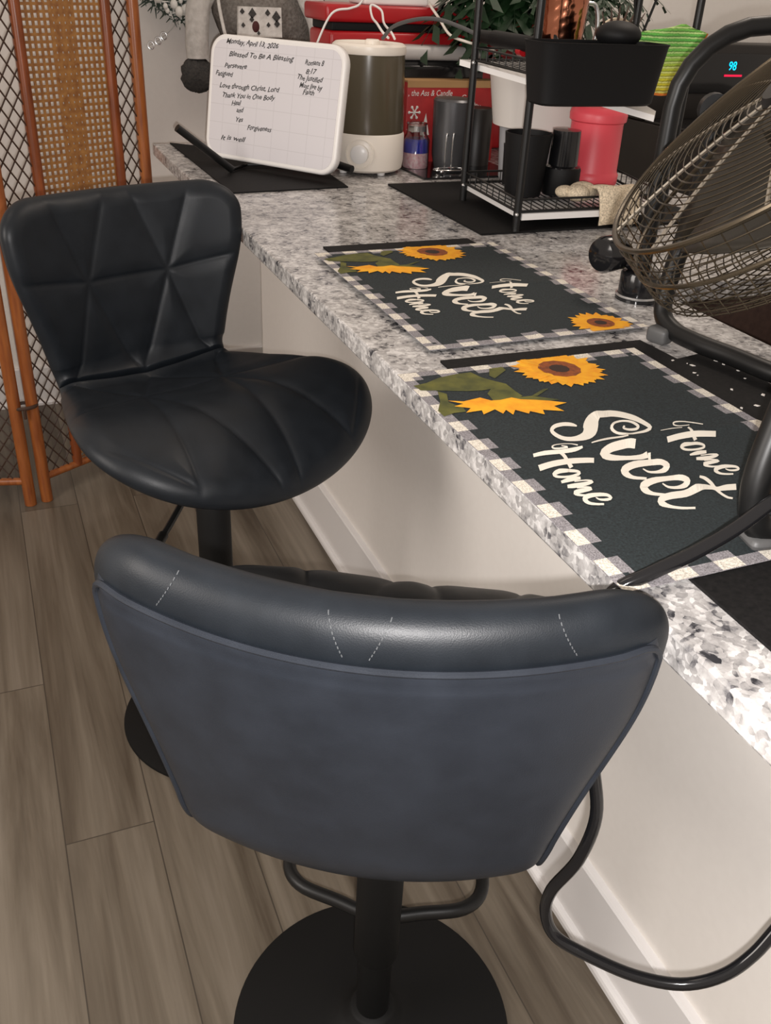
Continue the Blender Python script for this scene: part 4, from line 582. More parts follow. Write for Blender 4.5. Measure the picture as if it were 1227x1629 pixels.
def drape(x0,x1,ya,zt,zb,seed):
    random.seed(seed); v=[];f=[];nx=14; path=[(.045,0.012),(.038,.014),(.03,.022),(.0,.034),(-.022,.036),(-.032,.026),(-.034,.0),(-.034,-.02),(-.035,zb)]
    for j,(yy,zz) in enumerate(path):
        for i in range(nx):
            u=i/(nx-1); v.append((x0+(x1-x0)*u+.004*math.sin(j*1.1), yy+ya+.003*math.sin(u*9+j*.4), zz+.002*math.sin(u*7)))
    for j in range(len(path)-1):
        for i in range(nx-1): f.append((j*nx+i,j*nx+i+1,(j+1)*nx+i+1,(j+1)*nx+i))
    return v,f
v,f=drape(-.030,.060,0,.03,-.036,1); o=G().add(v,f).obj('hanging_fold', M['beige'], tc, ang=80); md=o.modifiers.new('s','SOLIDIFY'); md.thickness=.006; 
g=G()
for cx,cy,r in ((-.055,.015,.026),(-.035,.028,.030),(-.075,.03,.020)): g.ball((cx,cy,.018), r, 12, (1,.9,.62))
g.obj('bunched_fold', M['beige'], tc)
def cup(name, x, y, r0, r1, h, m, label, ry=0, band=True):
    root=lath(name, x, y, ZL, [(.001,0),(r0,0),(r0+.001,.004),(r1,h),(r1-.003,h+.001),(r0-.003,.006),(.001,.006)], m, label, 'cup', 0, ry); return root
cup('black_cup', .292, 1.705, .036, .047, .118, M['black'], 'flared black cup between the two front shelf posts')
lath('black_tumbler', .372, 1.692, ZL, [(.001,0),(.035,0),(.036,.05),(.0365,.055),(.030,.058),(.0285,.115),(.028,.124),(.001,.125)], M['bgloss'], 'glossy black tumbler beside the pink canister', 'tumbler', parts=(('grip',[(.0355,.002),(.0372,.004),(.0378,.050),(.0370,.053)],M['black']),))
lath('black_lidded_cup', .330, 1.800, ZL, [(.001,0),(.030,0),(.033,.07),(.034,.08),(.001,.08)], M['black'], 'short black lidded cup at the back of the lower shelf', 'cup')
# white bucket behind the shelf
lath('white_bucket', .500, 2.02, ZT+.0045, [(.001,0),(.075,0),(.080,.01),(.088,.125)], M['bucket2'], 'white and grey plastic bucket standing behind the black shelf', 'bucket', parts=(('rim_band',[(.0885,.123),(.105,.128),(.122,.235),(.126,.240),(.126,.248),(.121,.248),(.102,.135),(.085,.128)],M['bucket']),))
# caddy
t = thing('black_caddy', (.304,1.528,1.170), 'matte black tapered caddy hanging on the front of the shelf', 'caddy')
def supr(a,b,n,k=5): return [(a*abs(math.cos(2*PI*i/n))**(2/k)*(1 if math.cos(2*PI*i/n)>=0 else -1), b*abs(math.sin(2*PI*i/n))**(2/k)*(1 if math.sin(2*PI*i/n)>=0 else -1)) for i in range(n)]
v=[];f=[];n=56; lv=[(0,.112,.036),(.004,.118,.040),(.095,.130,.050),(.100,.132,.052),(.100,.128,.048),(.006,.114,.036)]
for z,a,b in lv: v+=[(x,y,z) for x,y in supr(a,b,n)]
for i in range(len(lv)-1):
    for k in range(n): f.append((i*n+k,i*n+(k+1)%n,(i+1)*n+(k+1)%n,(i+1)*n+k))
f+= [tuple(range(n))[::-1], tuple((len(lv)-1)*n+k for k in range(n))]
G().add(v,f).obj('bin', M['black'], t)
G().tube([(-.05,.046,.09),(-.05,.062,.105),(-.05,.062,.05)],.003,8).obj('hook', M['bmetal'], t)
G().tube([(.06,.046,.09),(.06,.062,.105),(.06,.062,.05)],.003,8).obj('hook', M['bmetal'], t)
tag(G().ball((0,0,0),.040,14,(1,1,.55)).obj('black_pouch', M['black']), 'rounded black pouch sticking out of the hanging caddy','pouch').location=(.345,1.530,1.282)
# copper mug
t = thing('copper_mug', (.335,1.700,1.2150), 'hammered copper mug with a bright handle on the upper shelf', 'mug')
g=G(); v=[];f=[];nz=22;nk=48; random.seed(2); 
for i in range(nz):
    z=.13*i/(nz-1); r=.034+.011*(i/(nz-1))**.6
    for k in range(nk): v.append(((r+.0011*math.sin(k*1.9+i*2.7)*math.sin(k*.9-i*1.3))*math.cos(2*PI*k/nk),(r+.0011*math.sin(k*1.9+i*2.7)*math.sin(k*.9-i*1.3))*math.sin(2*PI*k/nk),z))
for i in range(nz-1):
    for k in range(nk): f.append((i*nk+k,i*nk+(k+1)%nk,(i+1)*nk+(k+1)%nk,(i+1)*nk+k))
f.append(tuple(range(nk))[::-1]); g.add(v,f).obj('body', M['copper'], t, ang=70)
G().tube([(.040,-.006,.03),(.062,-.010,.035),(.070,-.012,.07),(.062,-.010,.105),(.042,-.006,.11)],.004,10,smooth=5).obj('handle', M['silver'], t)
# curling iron on the upper shelf
t = thing('curling_iron', (.268,1.905,1.2530), 'black curling iron with red button lying along the upper shelf', 'curling iron')
d0=Vector((0,0,0)); d1=Vector((.000,-.30,.0))
G().tube([d0,d1*.2,d1*.21,d1*.75],[.012,.013,.015,.014],18).obj('handle', M['black'], t)
plabel(G().tube([d1*.56+Vector((0,0,-.014)),d1*.62+Vector((0,0,-.014))],.009,12).obj('button', M['red'], t),'red button')
plabel(G().tube([d1*.80+Vector((-.004,0,-.012)),d1*.90+Vector((-.004,0,-.012))],.010,16).obj('tip', M['silver'], t),'silver tip')
G().tube([d0,(-.015,.06,.012),(-.035,.13,.022),(-.055,.20,.018),(-.080,.27,.0),(-.090,.31,-.028)],.0042,8,smooth=5).obj('cord', M['rubber'], t)
# crochet cloth
t = thing('crochet_pot_holder', (.480,1.570,1.187), 'green and yellow crocheted cloth with orange edging hung on the shelf front beside the caddy', 'crochet cloth')
v=[];f=[];nx,nz=26,18
for j in range(nz):
    for i in range(nx):
        a=i/(nx-1); b=j/(nz-1); x=-.080+a*(.165-.032*(1-b)); top=np.interp(x,[-.08,-.03,.036,.085],[.080,.100,.117,.098]); z=b*top+.003*math.sin(a*7); y=.032*max(0,min(1,(-.020-x)/.03))+.006*math.sin(a*8+b*2)
        v.append((x,y,z))
for j in range(nz-1):
    for i in range(nx-1): f.append((j*nx+i,j*nx+i+1,(j+1)*nx+i+1,(j+1)*nx+i))
o=G().add(v,f).obj('knit_panel', M['crochet'], t, ang=80); md=o.modifiers.new('s','SOLIDIFY'); md.thickness=.006
e=[v[i] for i in range(nx)]+[v[j*nx+nx-1] for j in range(1,nz)]
plabel(G().tube(e,.0050,8).obj('edging', M['orange'], t),'orange edging')
G().tube([(.03,.004,.10),(.03,.012,.075),(.03,.016,.046)],.0025,8).obj('hook', M['bmetal'], t)
# striped leaf ornament
t = thing('striped_ornament', (.618,1.93,ZT+.0046), 'cream ornament with dark ribs and spines beside the green leaves', 'ornament')
g=G(); pl=[(.046*math.cos(a)*1.0,.034*math.sin(a)) for a in np.linspace(0,PI,18)]
g.prism(pl,-.004,.004,Matrix.Translation((0,0,.325))@Matrix.Rotation(PI/2,4,'X')); g.obj('cream_panel', M['cream'], t)
for k in range(6):
    x=-.036+.0145*k; h=.034*math.sqrt(max(0,1-(x/.046)**2)); a=(k-2)*.16
    g=G(); g.tube([(x,-.006,.325),(x+.002,-.006,.325+h*.5),(x+.004+a*.02,-.005,.327+h),(x+.008+a*.05,0,.349+h)],[.0034,.0036,.0028,.0008],8,smooth=3); g.obj('rib', M['wire'], t)
G().box((-.004,-.003,0),(.004,.003,.33)).box((-.03,-.02,0),(.03,.02,.004)).obj('stand', M['wire'], t, smooth=False)
# tall plant with drooping fronds on the red cooler
ZC=ZT+.345
# ------------------------------------------------------------------ red cooler, toaster, card box
t = thing('red_cooler', (.45,2.575,ZT+.0004), 'glossy red box with black band and red lid at the far end of the counter', 'cooler')
G().rbox((-.305,-.085,.0005),(.305,.085,.292),.010).obj('body', M['red'], t)
G().rbox((-.298,-.078,.292),(.298,.078,.312),.003).obj('band', M['black'], t)
G().rbox((-.318,-.092,.312),(.305,.092,.352),.008).obj('lid', M['red'], t)
tag(G().rbox((-.09,-.06,0),(.09,.06,.03),.006).obj('white_dish', M['white']),'white dish resting on top of the red cooler','dish').location=(.33,2.56,ZT+.3530)
t = thing('toaster', (.415,2.430,ZT), 'grey and black toaster between the red cooler and the red card box', 'toaster')
G().rbox((-.125,-.045,.0005),(.125,.045,.235),.016).obj('body', M['black'], t)
G().rbox((-.120,-.043,.235),(.120,.043,.268),.012).obj('top', M['greyplastic'], t)
G().rbox((-.127,-.052,.16),(.120,-.044,.225),.004).obj('front_band', M['bgloss'], t)
t = thing('card_box', (.4200,2.345,ZT), 'red printed card box with snowflake and tree behind the grey tumblers', 'box')
G().rbox((-.128,-.028,.0005),(.128,.028,.192),.002,2).obj('carton', M['redbox'], t)
G().box((-.129,-.0290,.1921),(.129,.029,.196)).box((-.128,-.0288,.180),(.128,-.0282,.1921)).obj('brown_edge', M['card'], t, smooth=False)
def text(s, size, m, parent, name, loc, rot=(PI/2,0,0), shear=0, sx=1, ext=.0002, off=0):
    cu=bpy.data.curves.new(name,'FONT'); cu.body=s; cu.size=size; cu.shear=shear; cu.extrude=ext; cu.resolution_u=3; cu.offset=off
    ob=bpy.data.objects.new(name,cu); C.objects.link(ob); dg=bpy.context.evaluated_depsgraph_get()
    me=bpy.data.meshes.new_from_object(ob.evaluated_get(dg)); bpy.data.objects.remove(ob)
    me.materials.clear(); me.materials.append(m); r=bpy.data.objects.new(name,me); C.objects.link(r); r.parent=parent; r.location=loc; r.rotation_euler=rot; r.scale=(sx,1,1); return r
g=G()
txt=', the Ass & Candle Competition'
text(', the Ass & Candle',.0195,M['frost'],t,'lettering',(-.126,-.0292,.161),(PI/2,0,0),.2,.84)
text('Co',.0195,M['frost'],t,'lettering',(.022,-.0292,.153),(PI/2,.25,0),.2,.9)
text('mpetition',.0185,M['frost'],t,'lettering',(.046,-.0292,.146),(PI/2,.52,0),.2,.8)
g=G()
for k in range(3):
    a=k*PI/3; d=Vector((math.cos(a),0,math.sin(a)))*.015; c=Vector((-.106,-.029,.122)); g.tube([c-d,c+d],.0017,6)
for k in range(6):
    a=k*PI/3; c=Vector((-.106,-.029,.122))+Vector((math.cos(a),0,math.sin(a)))*.014; g.ball(c,.0036,6,(1,.3,1))
g.obj('snowflake_print', M['frost'], t)
G().prism([(-.010,0),(.012,0),(.009,.012),(.006,.024),(.002,.042),(0,.052),(-.004,.036),(-.008,.018)],0,.0006,Matrix.Translation((-.073,-.0284,.068))@Matrix.Rotation(PI/2,4,'X')).prism([(-.004,-.006),(.004,-.006),(.002,0),(-.002,0)],0,.0006,Matrix.Translation((-.071,-.0284,.068))@Matrix.Rotation(PI/2,4,'X')).obj('tree_print', M['frost'], t, smooth=False)
G().tube([(-.125,-.0285,.082),(-.112,-.0285,.076),(-.098,-.0285,.080)],.0012,6,smooth=4).obj('swirl_print', M['frost'], t)
# jar, tumblers, chrome rack
t = thing('glass_jar', (.287,2.235,ZT+.0055), 'small jar of blue and pink beads beside the humidifier', 'jar')
G().lathe([(.001,0),(.030,0),(.032,.006),(.031,.036),(.001,.036)],28).obj('pink_beads', M['pinkb'], t)
G().lathe([(.001,.0362),(.031,.0362),(.030,.062),(.026,.068),(.001,.068)],28).obj('blue_beads', M['blue'], t)
G().lathe([(.0335,.0),(.0335,.066),(.025,.080),(.024,.100),(.026,.101),(.026,.104),(.022,.104),(.022,.08),(.0325,.064),(.0325,.0)],28).obj('glass', M['glass'], t)
G().lathe([(.001,.085),(.0215,.085),(.0215,.098),(.001,.098)],28).obj('stopper', M['silver'], t)
lath('grey_tumbler', .374, 2.215, ZT+.0055, [(.001,0),(.040,0),(.0465,.030),(.0500,.150),(.0505,.157),(.046,.162),(.001,.164)], M['grey'], 'tall grey metal tumbler behind the chrome wire rack', 'tumbler')
lath('dark_canister', .464, 2.255, ZT+.0055, [(.001,0),(.038,0),(.038,.132),(.035,.136),(.001,.137)], M['range'], 'shorter dark canister behind the tall grey tumbler', 'canister')
t = thing('chrome_rack', (.345,2.150,ZT+.0056), 'small chrome wire rack in front of the grey tumbler', 'rack')
for s in (-.016,.002):
    G().tube([(s,0,.006),(s,0,.082),(s+.004,.004,.088),(s+.010,.012,.084)],.0018,8,smooth=4).obj('wire_upright', M['chrome'], t)
G().tube([(-.030+.0*k,-.0,.006) if 0 else (.045*math.cos(k*PI/10)-.0,.020*math.sin(k*PI/10),.008) for k in range(20)],.0022,8,closed=True).obj('base_ring', M['chrome'], t)
for a in (.5,2.2,4.0,5.4): G().ball((.045*math.cos(a),.020*math.sin(a),.0057),.0052,8).obj('ball_foot', M['chrome'], t)
# ------------------------------------------------------------------ humidifier
t = thing('humidifier', (.153,2.235,ZT+.0006), 'tall humidifier with olive brown tank and cream base', 'humidifier')
G().lathe([(.001,.008),(.082,.008),(.089,.013),(.092,.03),(.0915,.090),(.089,.094),(.001,.094)],64).obj('base', M['offwhite'], t)
G().lathe([(.001,.094),(.0885,.094),(.0895,.10),(.0850,.262),(.001,.262)],64).obj('tank', M['smoke'], t)
G().lathe([(.001,.2621),(.0860,.2621),(.0875,.268),(.0865,.279),(.080,.284),(.072,.280),(.060,.276),(.001,.277)],64).obj('lid', M['offwhite'], t)
G().lathe([(.001,.0),(.018,0),(.018,.010),(.014,.013),(.001,.013)],28,org=(.012,.01,.277)).obj('mist_nozzle', M['offwhite'], t)
az=math.atan2(-2.235,-.879)-.16; Md=Matrix.Rotation(az,4,'Z')@Matrix.Translation((.090,0,.052))@Matrix.Rotation(PI/2,4,'Y')
d=G().lathe([(.034,-.004),(.0345,.0028),(.033,.0035),(.0315,.0028),(.0315,-.004)],40,Md,cap=False).obj('dial_ring', M['offwhite'], t)
G().lathe([(.001,-.002),(.022,-.002),(.021,.010),(.018,.012),(.001,.012)],32,Md).obj('dial', M['white'], t)
for k in range(4):
    a=PI/4+k*PI/2+az; G().lathe([(.001,0),(.009,0),(.010,.009),(.001,.009)],16,org=(.066*math.cos(a),.066*math.sin(a),0)).obj('foot', M['white'], t)
# ------------------------------------------------------------------ whiteboard on stand
BL=Vector((-.217,2.372,.952)); BR=Vector((.005,2.065,.940))
t = thing('whiteboard', tuple((BL+BR)/2), 'white rounded dry-erase board with handwritten notes standing on the counter end', 'whiteboard')
TL=Vector((-.178,2.44,1.213)); xa=(BR-BL); Wd=xa.length*.99; 
xa.z=0; xa.normalize(); up=Vector((.10,.16,.97)); up=(up-xa*up.dot(xa)).normalized(); nn=xa.cross(up)  # nn faces the camera
Wd=.385; Hd=.270
xa=Vector((.586,-.8103,0)); nn=Vector((-.7987,-.5775,.169)).normalized(); up=nn.cross(xa).normalized()
if up.z<0: up=-up
O_=BL-(BL+BR)/2
Mb=Matrix(((xa.x,up.x,nn.x,O_.x),(xa.y,up.y,nn.y,O_.y),(xa.z,up.z,nn.z,O_.z),(0,0,0,1)))
def rr(x0,y0,x1,y1,r,n=10):
    p=[]
    for cx,cy,a0 in ((x1-r,y0+r,-PI/2),(x1-r,y1-r,0),(x0+r,y1-r,PI/2),(x0+r,y0+r,PI)):
        for k in range(n+1): a=a0+PI/2*k/n; p.append((cx+r*math.cos(a),cy+r*math.sin(a)))
    return p
def slab(g, rings, MM):   # stacked rounded-rectangle rings
    n=len(rings[0][0]); v=[];f=[]
    for p,z in rings: v+=[MM @ Vector((x,y,z)) for x,y in p]
    for i in range(len(rings)-1):
        for k in range(n): f.append((i*n+k,i*n+(k+1)%n,(i+1)*n+(k+1)%n,(i+1)*n+k))
    f+=[tuple(range(n))[::-1],tuple((len(rings)-1)*n+k for k in range(n))]; return g.add(v,f)
slab(G(),[(rr(.004,.004,Wd-.004,Hd-.004,.038),-.022),(rr(0,0,Wd,Hd,.042),-.018),(rr(0,0,Wd,Hd,.042),-.005),(rr(.002,.002,Wd-.002,Hd-.002,.040),-.001),(rr(.006,.006,Wd-.006,Hd-.006,.036),0),(rr(.010,.010,Wd-.010,Hd-.010,.032),-.0008)],Mb).obj('frame', M['white'], t, ang=50)
bf=mat('board_face',(.70,.68,.70),.25); q=N(bf); br=q.n('ShaderNodeTexBrick',offset=0); vv=q.coord((1,1,1)); 
br.inputs['Color1'].default_value=(.64,.62,.645,1); br.inputs['Color2'].default_value=(.64,.62,.645,1); br.inputs['Mortar'].default_value=(.56,.54,.56,1); br.inputs['Scale'].default_value=1; br.inputs['Mortar Size'].default_value=.0007; br.inputs['Brick Width'].default_value=.05; br.inputs['Row Height'].default_value=.04
q.l(vv,br.inputs['Vector']); q.l(br.outputs[0],q.b.inputs['Base Color'])
fo=slab(G(),[(rr(.011,.011,Wd-.011,Hd-.011,.031),-.001),(rr(.011,.011,Wd-.011,Hd-.011,.031),.0)],Matrix.Identity(4)).obj('writing_surface', bf, t, smooth=False); fo.matrix_local=Mb
TX=[('Monday, April 13, 2026',.0467,.2513,.1523,-.002),('Blessed To Be A Blessing',.0567,.2242,.1889,.003),('Persevere',.0456,.1993,.0677,.0016),('Fatigued',.0203,.181,.0536,.0006),('Love through Christ, Lord',.0341,.155,.1785,.0057),('Thank You in One Body',.0436,.1353,.1584,.0072),('Heal',.0738,.1204,.0303,.0017),('and',.0904,.107,.0227,.001),('Yes',.0885,.0861,.0247,.0013),('Forgiveness',.126,.0722,.0726,.0027),('It is well',.0478,.0424,.0772,.002),('Romans 8',.2757,.2232,.0527,.0018),('8:17',.2796,.2057,.0309,0),('The Justified',.2569,.1921,.0726,-.0013),('Must live by',.2658,.1761,.0641,-.0006),('Faith',.2762,.1628,.033,.0005)]
for s,u0,v0_,du,dv in TX:
    o=text(s,.0165,M['ink'],t,'handwriting',(0,0,0),(0,0,0),.35,1,.0001,.00018)
    wd=max(v.co.x for v in o.data.vertices); random.seed(len(s))
    for v in o.data.vertices:   # uneven hand: letters wander up and down a little
        v.co.y += .0012*math.sin(v.co.x*160+len(s))+.0006*math.sin(v.co.x*420)
    o.matrix_local=Mb @ Matrix.Translation((u0,v0_,.0004)) @ Matrix.Rotation(math.atan2(dv,du),4,'Z') @ Matrix.Diagonal((du/wd,.92,1,1))
t = thing('board_stand', tuple(Vector(((BL+BR)/2).xy.to_tuple()+(ZT+.0035,))), 'black bar stand holding the whiteboard', 'stand')
oc=Vector(t.location)
for a,b in (((-.185,2.225,.9435),(-.312,2.200,1.040)),((.068,2.102,.960),(-.055,2.300,.985))):
    a=Vector(a)-oc;b=Vector(b)-oc; G().tube([a,b],.0085,14).obj('bar', M['bmetal'], t)
G().tube([Vector((-.190,2.235,.940))-oc,Vector((-.130,2.300,.940))-oc,Vector((-.045,2.285,.942))-oc],.004,10).obj('cross_bar', M['bmetal'], t)
G().tube([Vector((-.055,2.300,.985))-oc,Vector((-.050,2.290,.9395))-oc],.005,10).obj('rear_leg', M['bmetal'], t)
# ------------------------------------------------------------------ things by the far wall
t = thing('plush_figure', (.10,3.06,1.05), 'grey plush figure with white arms and dark fuzzy boots hanging on the wall', 'plush toy')
def fz(g, c, r, sc, MM=None, n=16, amp=.06, seed=1):
    random.seed(seed); k=len(g.v); g.ball(c, r, n, sc, MM); cc=Vector(c)
    for i in range(k,len(g.v)):
        p=Vector(g.v[i]); s=1+random.uniform(-amp,amp); g.v[i]=tuple(cc+(p-cc)*s)
    return g
fz(G(),(.05,.0,.21),.17,(1.0,.45,.95)).obj('body', M['fur'], t, ang=80)
fz(G(),(.05,-.005,.43),.13,(1.0,.6,.9)).obj('head', M['fur'], t, ang=80)
for s,x in ((1,-.175),(-1,.225)):
    G().tube([(-.06 if s>0 else .16,0,.30),(x+.02*s,-.005,.22),(x+.0,-.01,.12),(x,-.01,.06)] if s>0 else [(.12,-.08,.30),(.145,-.10,.23),(.175,-.105,.16),(.185,-.10,.06)],[.035,.036,.034,.033],16,smooth=6).obj('leg' if s>0 else 'arm', M['wfur'], t)
fz(G(),(-.180,-.015,.015),.050,(1,.8,.95),None,14,.10,5).obj('boot', M['fur2'], t, ang=80)
fz(G(),(.185,-.10,.03),.045,(1,.8,.95),None,14,.10,6).obj('boot', M['fur2'], t, ang=80)
g=G(); g.prism([(-.072,-.0),(.062,-.0),(.060,.078),(-.068,.078)],-.004,.010,Matrix.Translation((.0,-.083,.125))@Matrix.Rotation(PI/2,4,'X')); pn=plabel(g.obj('patterned_panel', M['wfur'], t, smooth=False),'cream panel with dark marks')
g=G()
for x,z,s in ((-.058,.190,.007),(-.028,.185,.012),(.018,.188,.008),(.044,.178,.013),(-.056,.155,.006),(.020,.157,.006),(-.030,.170,.007),(.046,.160,.009),(-.01,.135,.005)): G().prism([(0,-s),(s,0),(0,s*1.3),(-s*1.0,0)],0,.002,Matrix.Translation((x,-.0935,z))@Matrix.Rotation(PI/2,4,'X')).obj('dark_mark', M['fur2'], pn, smooth=False)
G().ball((-.018,-.085,.152),.018,12,(.8,.7,1.1)).obj('nose', M['nose'], t)
G().tube([(-.115,-.02,.30),(-.118,-.06,.21),(-.112,-.09,.14),(-.105,-.10,.11)],.005,8,smooth=5).obj('hanging_string', M['wfur'], t)
t = thing('frosted_garland', (-.10,3.14,1.30), 'frosted green fir garland with silver rings on the wall left of the plush', 'garland')
random.seed(11); g1=G(); g2=G()
for k in range(1500):
    x=random.uniform(-.12,.045); z=random.uniform(-.115,.16); 
    if z < -.03-.9*abs(x-.01)*0 and random.random()<.35+.0: pass
    if z<-.105+abs(x+.0)*.5: continue
    a=random.uniform(0,2*PI); L_=random.uniform(.016,.034); b=Vector((x,random.uniform(-.05,.03),z)); d=Vector((math.cos(a),random.uniform(-.5,.2),math.sin(a)-.35)).normalized()*L_
    (g1 if random.random()<.62 else g2).tube([b,b+d],[.0036,.0010],4)
tag(g1.obj('fir_needles', M['fir'], t), kind='stuff'); tag(g2.obj('frosted_needles', M['frost'], t), kind='stuff')
random.seed(5)
for k in range(26):
    G().ball((random.uniform(-.10,.03),random.uniform(-.075,-.055),random.uniform(-.07,.10)), random.uniform(.006,.013), 8, (1,1,1.2)).obj('frosted_berry', M['frost'], t)
for x,z in ((-.102,-.163),(-.080,-.150),(-.062,-.137)):
    G().tube([(x+.009*math.cos(k*PI/6),-.03+.002*math.sin(k*PI/6),z+.010*math.sin(k*PI/6)) for k in range(12)],.0022,6,closed=True).obj('silver_ring', M['silver'], t)
G().tube([(-.11,-.03,-.165),(-.07,-.03,-.143),(-.03,-.03,-.11),(-.01,-.03,-.06)],.0012,6,smooth=4).obj('ring_wire', M['silver'], t)
# kitchen range with lit clock
t = thing('kitchen_range', (1.93,3.02,0), 'dark kitchen range with a small cyan clock against the far wall', 'range')
G().rbox((-.38,-.55,.001),(.38,.145,.925),.008).obj('body', M['range'], t)
G().rbox((-.38,.0,.926),(.38,.145,1.185),.008).obj('control_panel', M['range'], t)
pg=G().rbox((-.26,-.006,1.02),(.20,.001,1.155),.002).obj('display_glass', M['bgloss'], t)
plabel(text('98',.042,M['cyan'],pg,'clock_digits',(-.040,-.0075,1.100),(PI/2,0,0),0,.9),'glowing cyan digits')
plabel(G().box((-.052,-.0085,1.078),(.030,-.0065,1.085)).obj('red_indicator', M['ledred'], pg, smooth=False),'glowing red line')
G().tube([(-.33,-.60,.80),(.33,-.60,.80)],.012,14).obj('door_handle', M['bmetal'], t)
G().rbox((-.375,-.545,.9252),(.375,-.005,.935),.003).obj('cooktop', M['bgloss'], t)
# leafy artificial plant
def frond(g, base, dr, L_, droop, wd, seed):
    random.seed(seed); P=[]; b=Vector(base); d=Vector(dr).normalized()
    for k in range(9):
        s=k/8; P.append(b+d*L_*s+Vector((0,0,-droop*s*s)))
    g.tube(P,[.002,.0007],5)
    for k in range(1,9):
        for s in (1,-1):
            q=P[k]; tdir=(P[k]-P[k-1]).normalized(); sd=tdir.cross(Vector((0,0,1))).normalized()*s
            e=q+(sd*.8+tdir*.6+Vector((0,0,-.25))).normalized()*wd*(1-.35*k/8)
            m1=q.lerp(e,.45)+tdir*wd*.20; m2=q.lerp(e,.45)-tdir*wd*.16
            g.add([q,m1,e,m2],[(0,1,2,3)])
t = thing('leafy_plant', (.60,2.47,1.35), 'dark green leafy plant drooping above the red cooler and shelf', 'plant')
t.location=(.66,2.520,ZT+.353)
G().lathe([(.001,0),(.045,0),(.058,.09),(.061,.095),(.055,.095),(.001,.085)],28).obj('pot', M['black'], t)
nfr=0
for k in range(56):
    a=PI+ .25 + k*(PI*.95)/55; g=G(); el=.5+.35*math.sin(k*2.1)
    frond(g,(0,0,.09),(math.cos(a),math.sin(a),el),.24+.10*((k*7)%5)/5,.20+.07*((k*3)%4)/4,0.105,k); g.obj('frond', M['fol'], t, ang=80)
t = thing('leafy_branch', (.72,2.06,1.36), 'dark green leafy branch above the striped ornament', 'plant')
t.location=(.70,2.22,ZT+.0005)
G().lathe([(.001,0),(.045,0),(.055,.12),(.050,.125),(.001,.11)],28).obj('pot', M['black'], t)
G().tube([(0,0,.11),(.0,-.01,.30),(-.01,-.04,.44)],.004,8,smooth=4).obj('stem', M['wire'], t)
for k in range(18):
    a=PI+.1+k*(PI*1.0)/17; g=G(); frond(g,(-.01,-.04,.43-.02*(k%3)),(math.cos(a),math.sin(a)*1.1,.28+.1*(k%3)),.16+.06*(k%4)/4,.10+.05*(k%3),.05,k+40); g.obj('frond', M['fol'], t, ang=80)
# white cables behind the humidifier
def cable(name,pts,r,m,label): 
    o=Vector(pts[0]); tag(G().tube([Vector(p)-o for p in pts],r,8,smooth=7).obj(name,m),label,'cable').location=o
cable('white_cable',[(.055,2.45,.9365),(.060,2.455,1.05),(.075,2.46,1.13),(.10,2.465,1.19),(.14,2.465,1.262),(.19,2.47,1.275),(.215,2.468,1.285),(.225,2.46,1.31),(.225,2.46,1.36)],.0028,M['white'],'thin white cable arching up beside the red cooler')
cable('looped_cable',[(.205,2.245,1.2245),(.200,2.27,1.235),(.205,2.32,1.250),(.215,2.38,1.262),(.235,2.44,1.285),(.255,2.42,1.275),(.235,2.35,1.25),(.222,2.27,1.235),(.218,2.238,1.2235)],.0028,M['white'],'white cable looping above the humidifier lid')
cable('ivory_cable',[(.425,2.50,1.2905),(.41,2.46,1.285),(.415,2.42,1.262),(.425,2.37,1.228),(.455,2.33,1.215),(.50,2.31,1.205),(.525,2.30,1.19),(.535,2.30,1.13),(.57,2.31,1.0),(.60,2.31,.936)],.0034,M['offwhite'],'ivory cable crossing in front of the red cooler')
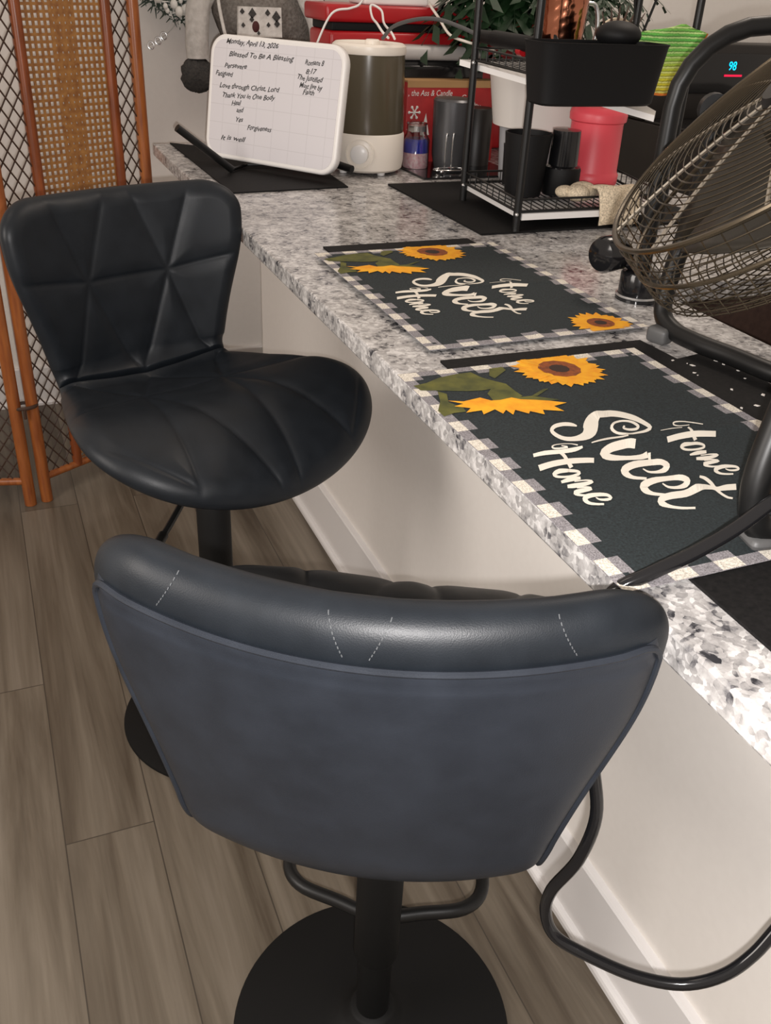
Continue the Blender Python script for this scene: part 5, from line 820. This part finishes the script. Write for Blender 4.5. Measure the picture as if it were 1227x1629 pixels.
# ------------------------------------------------------------------ rattan folding screen
t = thing('folding_screen', (-.70,2.49,0), 'rattan folding screen with woven cane panels and lattice sides', 'folding screen')
def panel(name, org, ang, W_, flip, par):
    Mp=Matrix.Translation(Vector(org))@Matrix.Rotation(ang,4,'Z'); Hh=1.68
    pn=bpy.data.objects.new(name,None); C.objects.link(pn); pn.parent=par; pn.matrix_local=Mp
    s0,s1=.115,.365
    for x,r,m in ((0,.0165,'wood2'),(W_,.0165,'wood2')):
        G().tube([(x,0,.001),(x,0,.6),(x,0,1.1),(x,0,Hh)],r,14).obj('pole', M[m], pn)
    for x in (s0,s1): G().tube([(x,0,.075),(x,0,1.60)],.014,12).obj('inner_pole', M['wood'], pn)
    for z in (.075,1.60): G().tube([(.010,0,z),(W_-.010,0,z)],.011,12).obj('rail', M['wood2'], pn)
    # cane weave with real holes
    pt=.0160; nx=int((s1-s0-.024)/pt); nz=int(1.50/pt); x0=(s0+s1)/2-nx*pt/2; v=[];f=[]
    vi={}
    def V(x,z):
        k=(round(x,5),round(z,5))
        if k not in vi: vi[k]=len(v); v.append((x,0,z))
        return vi[k]
    for i in range(nx):
        for j in range(nz):
            xa_=x0+i*pt; za=.09+j*pt; c=(i+.5)/nx-.5
            band = abs(c)<.13 and j>nz*.44 or 0<(j-nz*.44)<4 or (abs(c)+.5*abs(((j%26)/26)-.5)<.22 and j<nz*.42 and (i+j)%3)
            hh=pt*.30 if not band else pt*.15
            cx,cz=xa_+pt/2,za+pt/2
            o=[V(xa_,za),V(xa_+pt,za),V(xa_+pt,za+pt),V(xa_,za+pt)]
            h=[V(cx-hh,cz-hh),V(cx+hh,cz-hh),V(cx+hh,cz+hh),V(cx-hh,cz+hh)]
            for k in range(4): f.append((o[k],o[(k+1)%4],h[(k+1)%4],h[k]))
    o=G().add(v,f).obj('cane_weave', M['cane'], pn, smooth=False); md=o.modifiers.new('s','SOLIDIFY'); md.thickness=.003
    for nm,(a,b) in (('lattice',(.016,s0-.013)),('lattice',(s1+.013,W_-.016))):
        g=G(); w2=b-a; st=.047; sl=1.45
        z=.09-w2*sl
        while z<1.60:
            for s in (1,-1):
                p0=Vector((a if s>0 else b,.002*s,z)); p1=Vector((b if s>0 else a,.002*s,z+w2*sl))
                zA,zB=max(p0.z,.085),min(p1.z,1.59)
                if zB>zA:
                    q0=p0.lerp(p1,(zA-p0.z)/(p1.z-p0.z)); q1=p0.lerp(p1,(zB-p0.z)/(p1.z-p0.z)); g.tube([q0,q1],.0021,5)
            z+=st
        g.obj(nm, M['wire'], pn)
    return pn
panel('panel', (0,0,0), math.atan2(.20,.35), .45, 0, t)
panel('panel', (-.045-.45*math.cos(.25),-.012+.45*math.sin(.25),0), -.25, .45, 0, t)
for z in (.30,.95,1.5):
    g=G(); g.tube([(-.022+.034*math.cos(k*PI/8),-.006+.021*math.sin(k*PI/8),z) for k in range(16)],.005,8,closed=True).tube([(-.022,-.026,z-.03),(-.020,-.027,z)],.004,8); g.obj('hinge_binding', M['wire'], t)
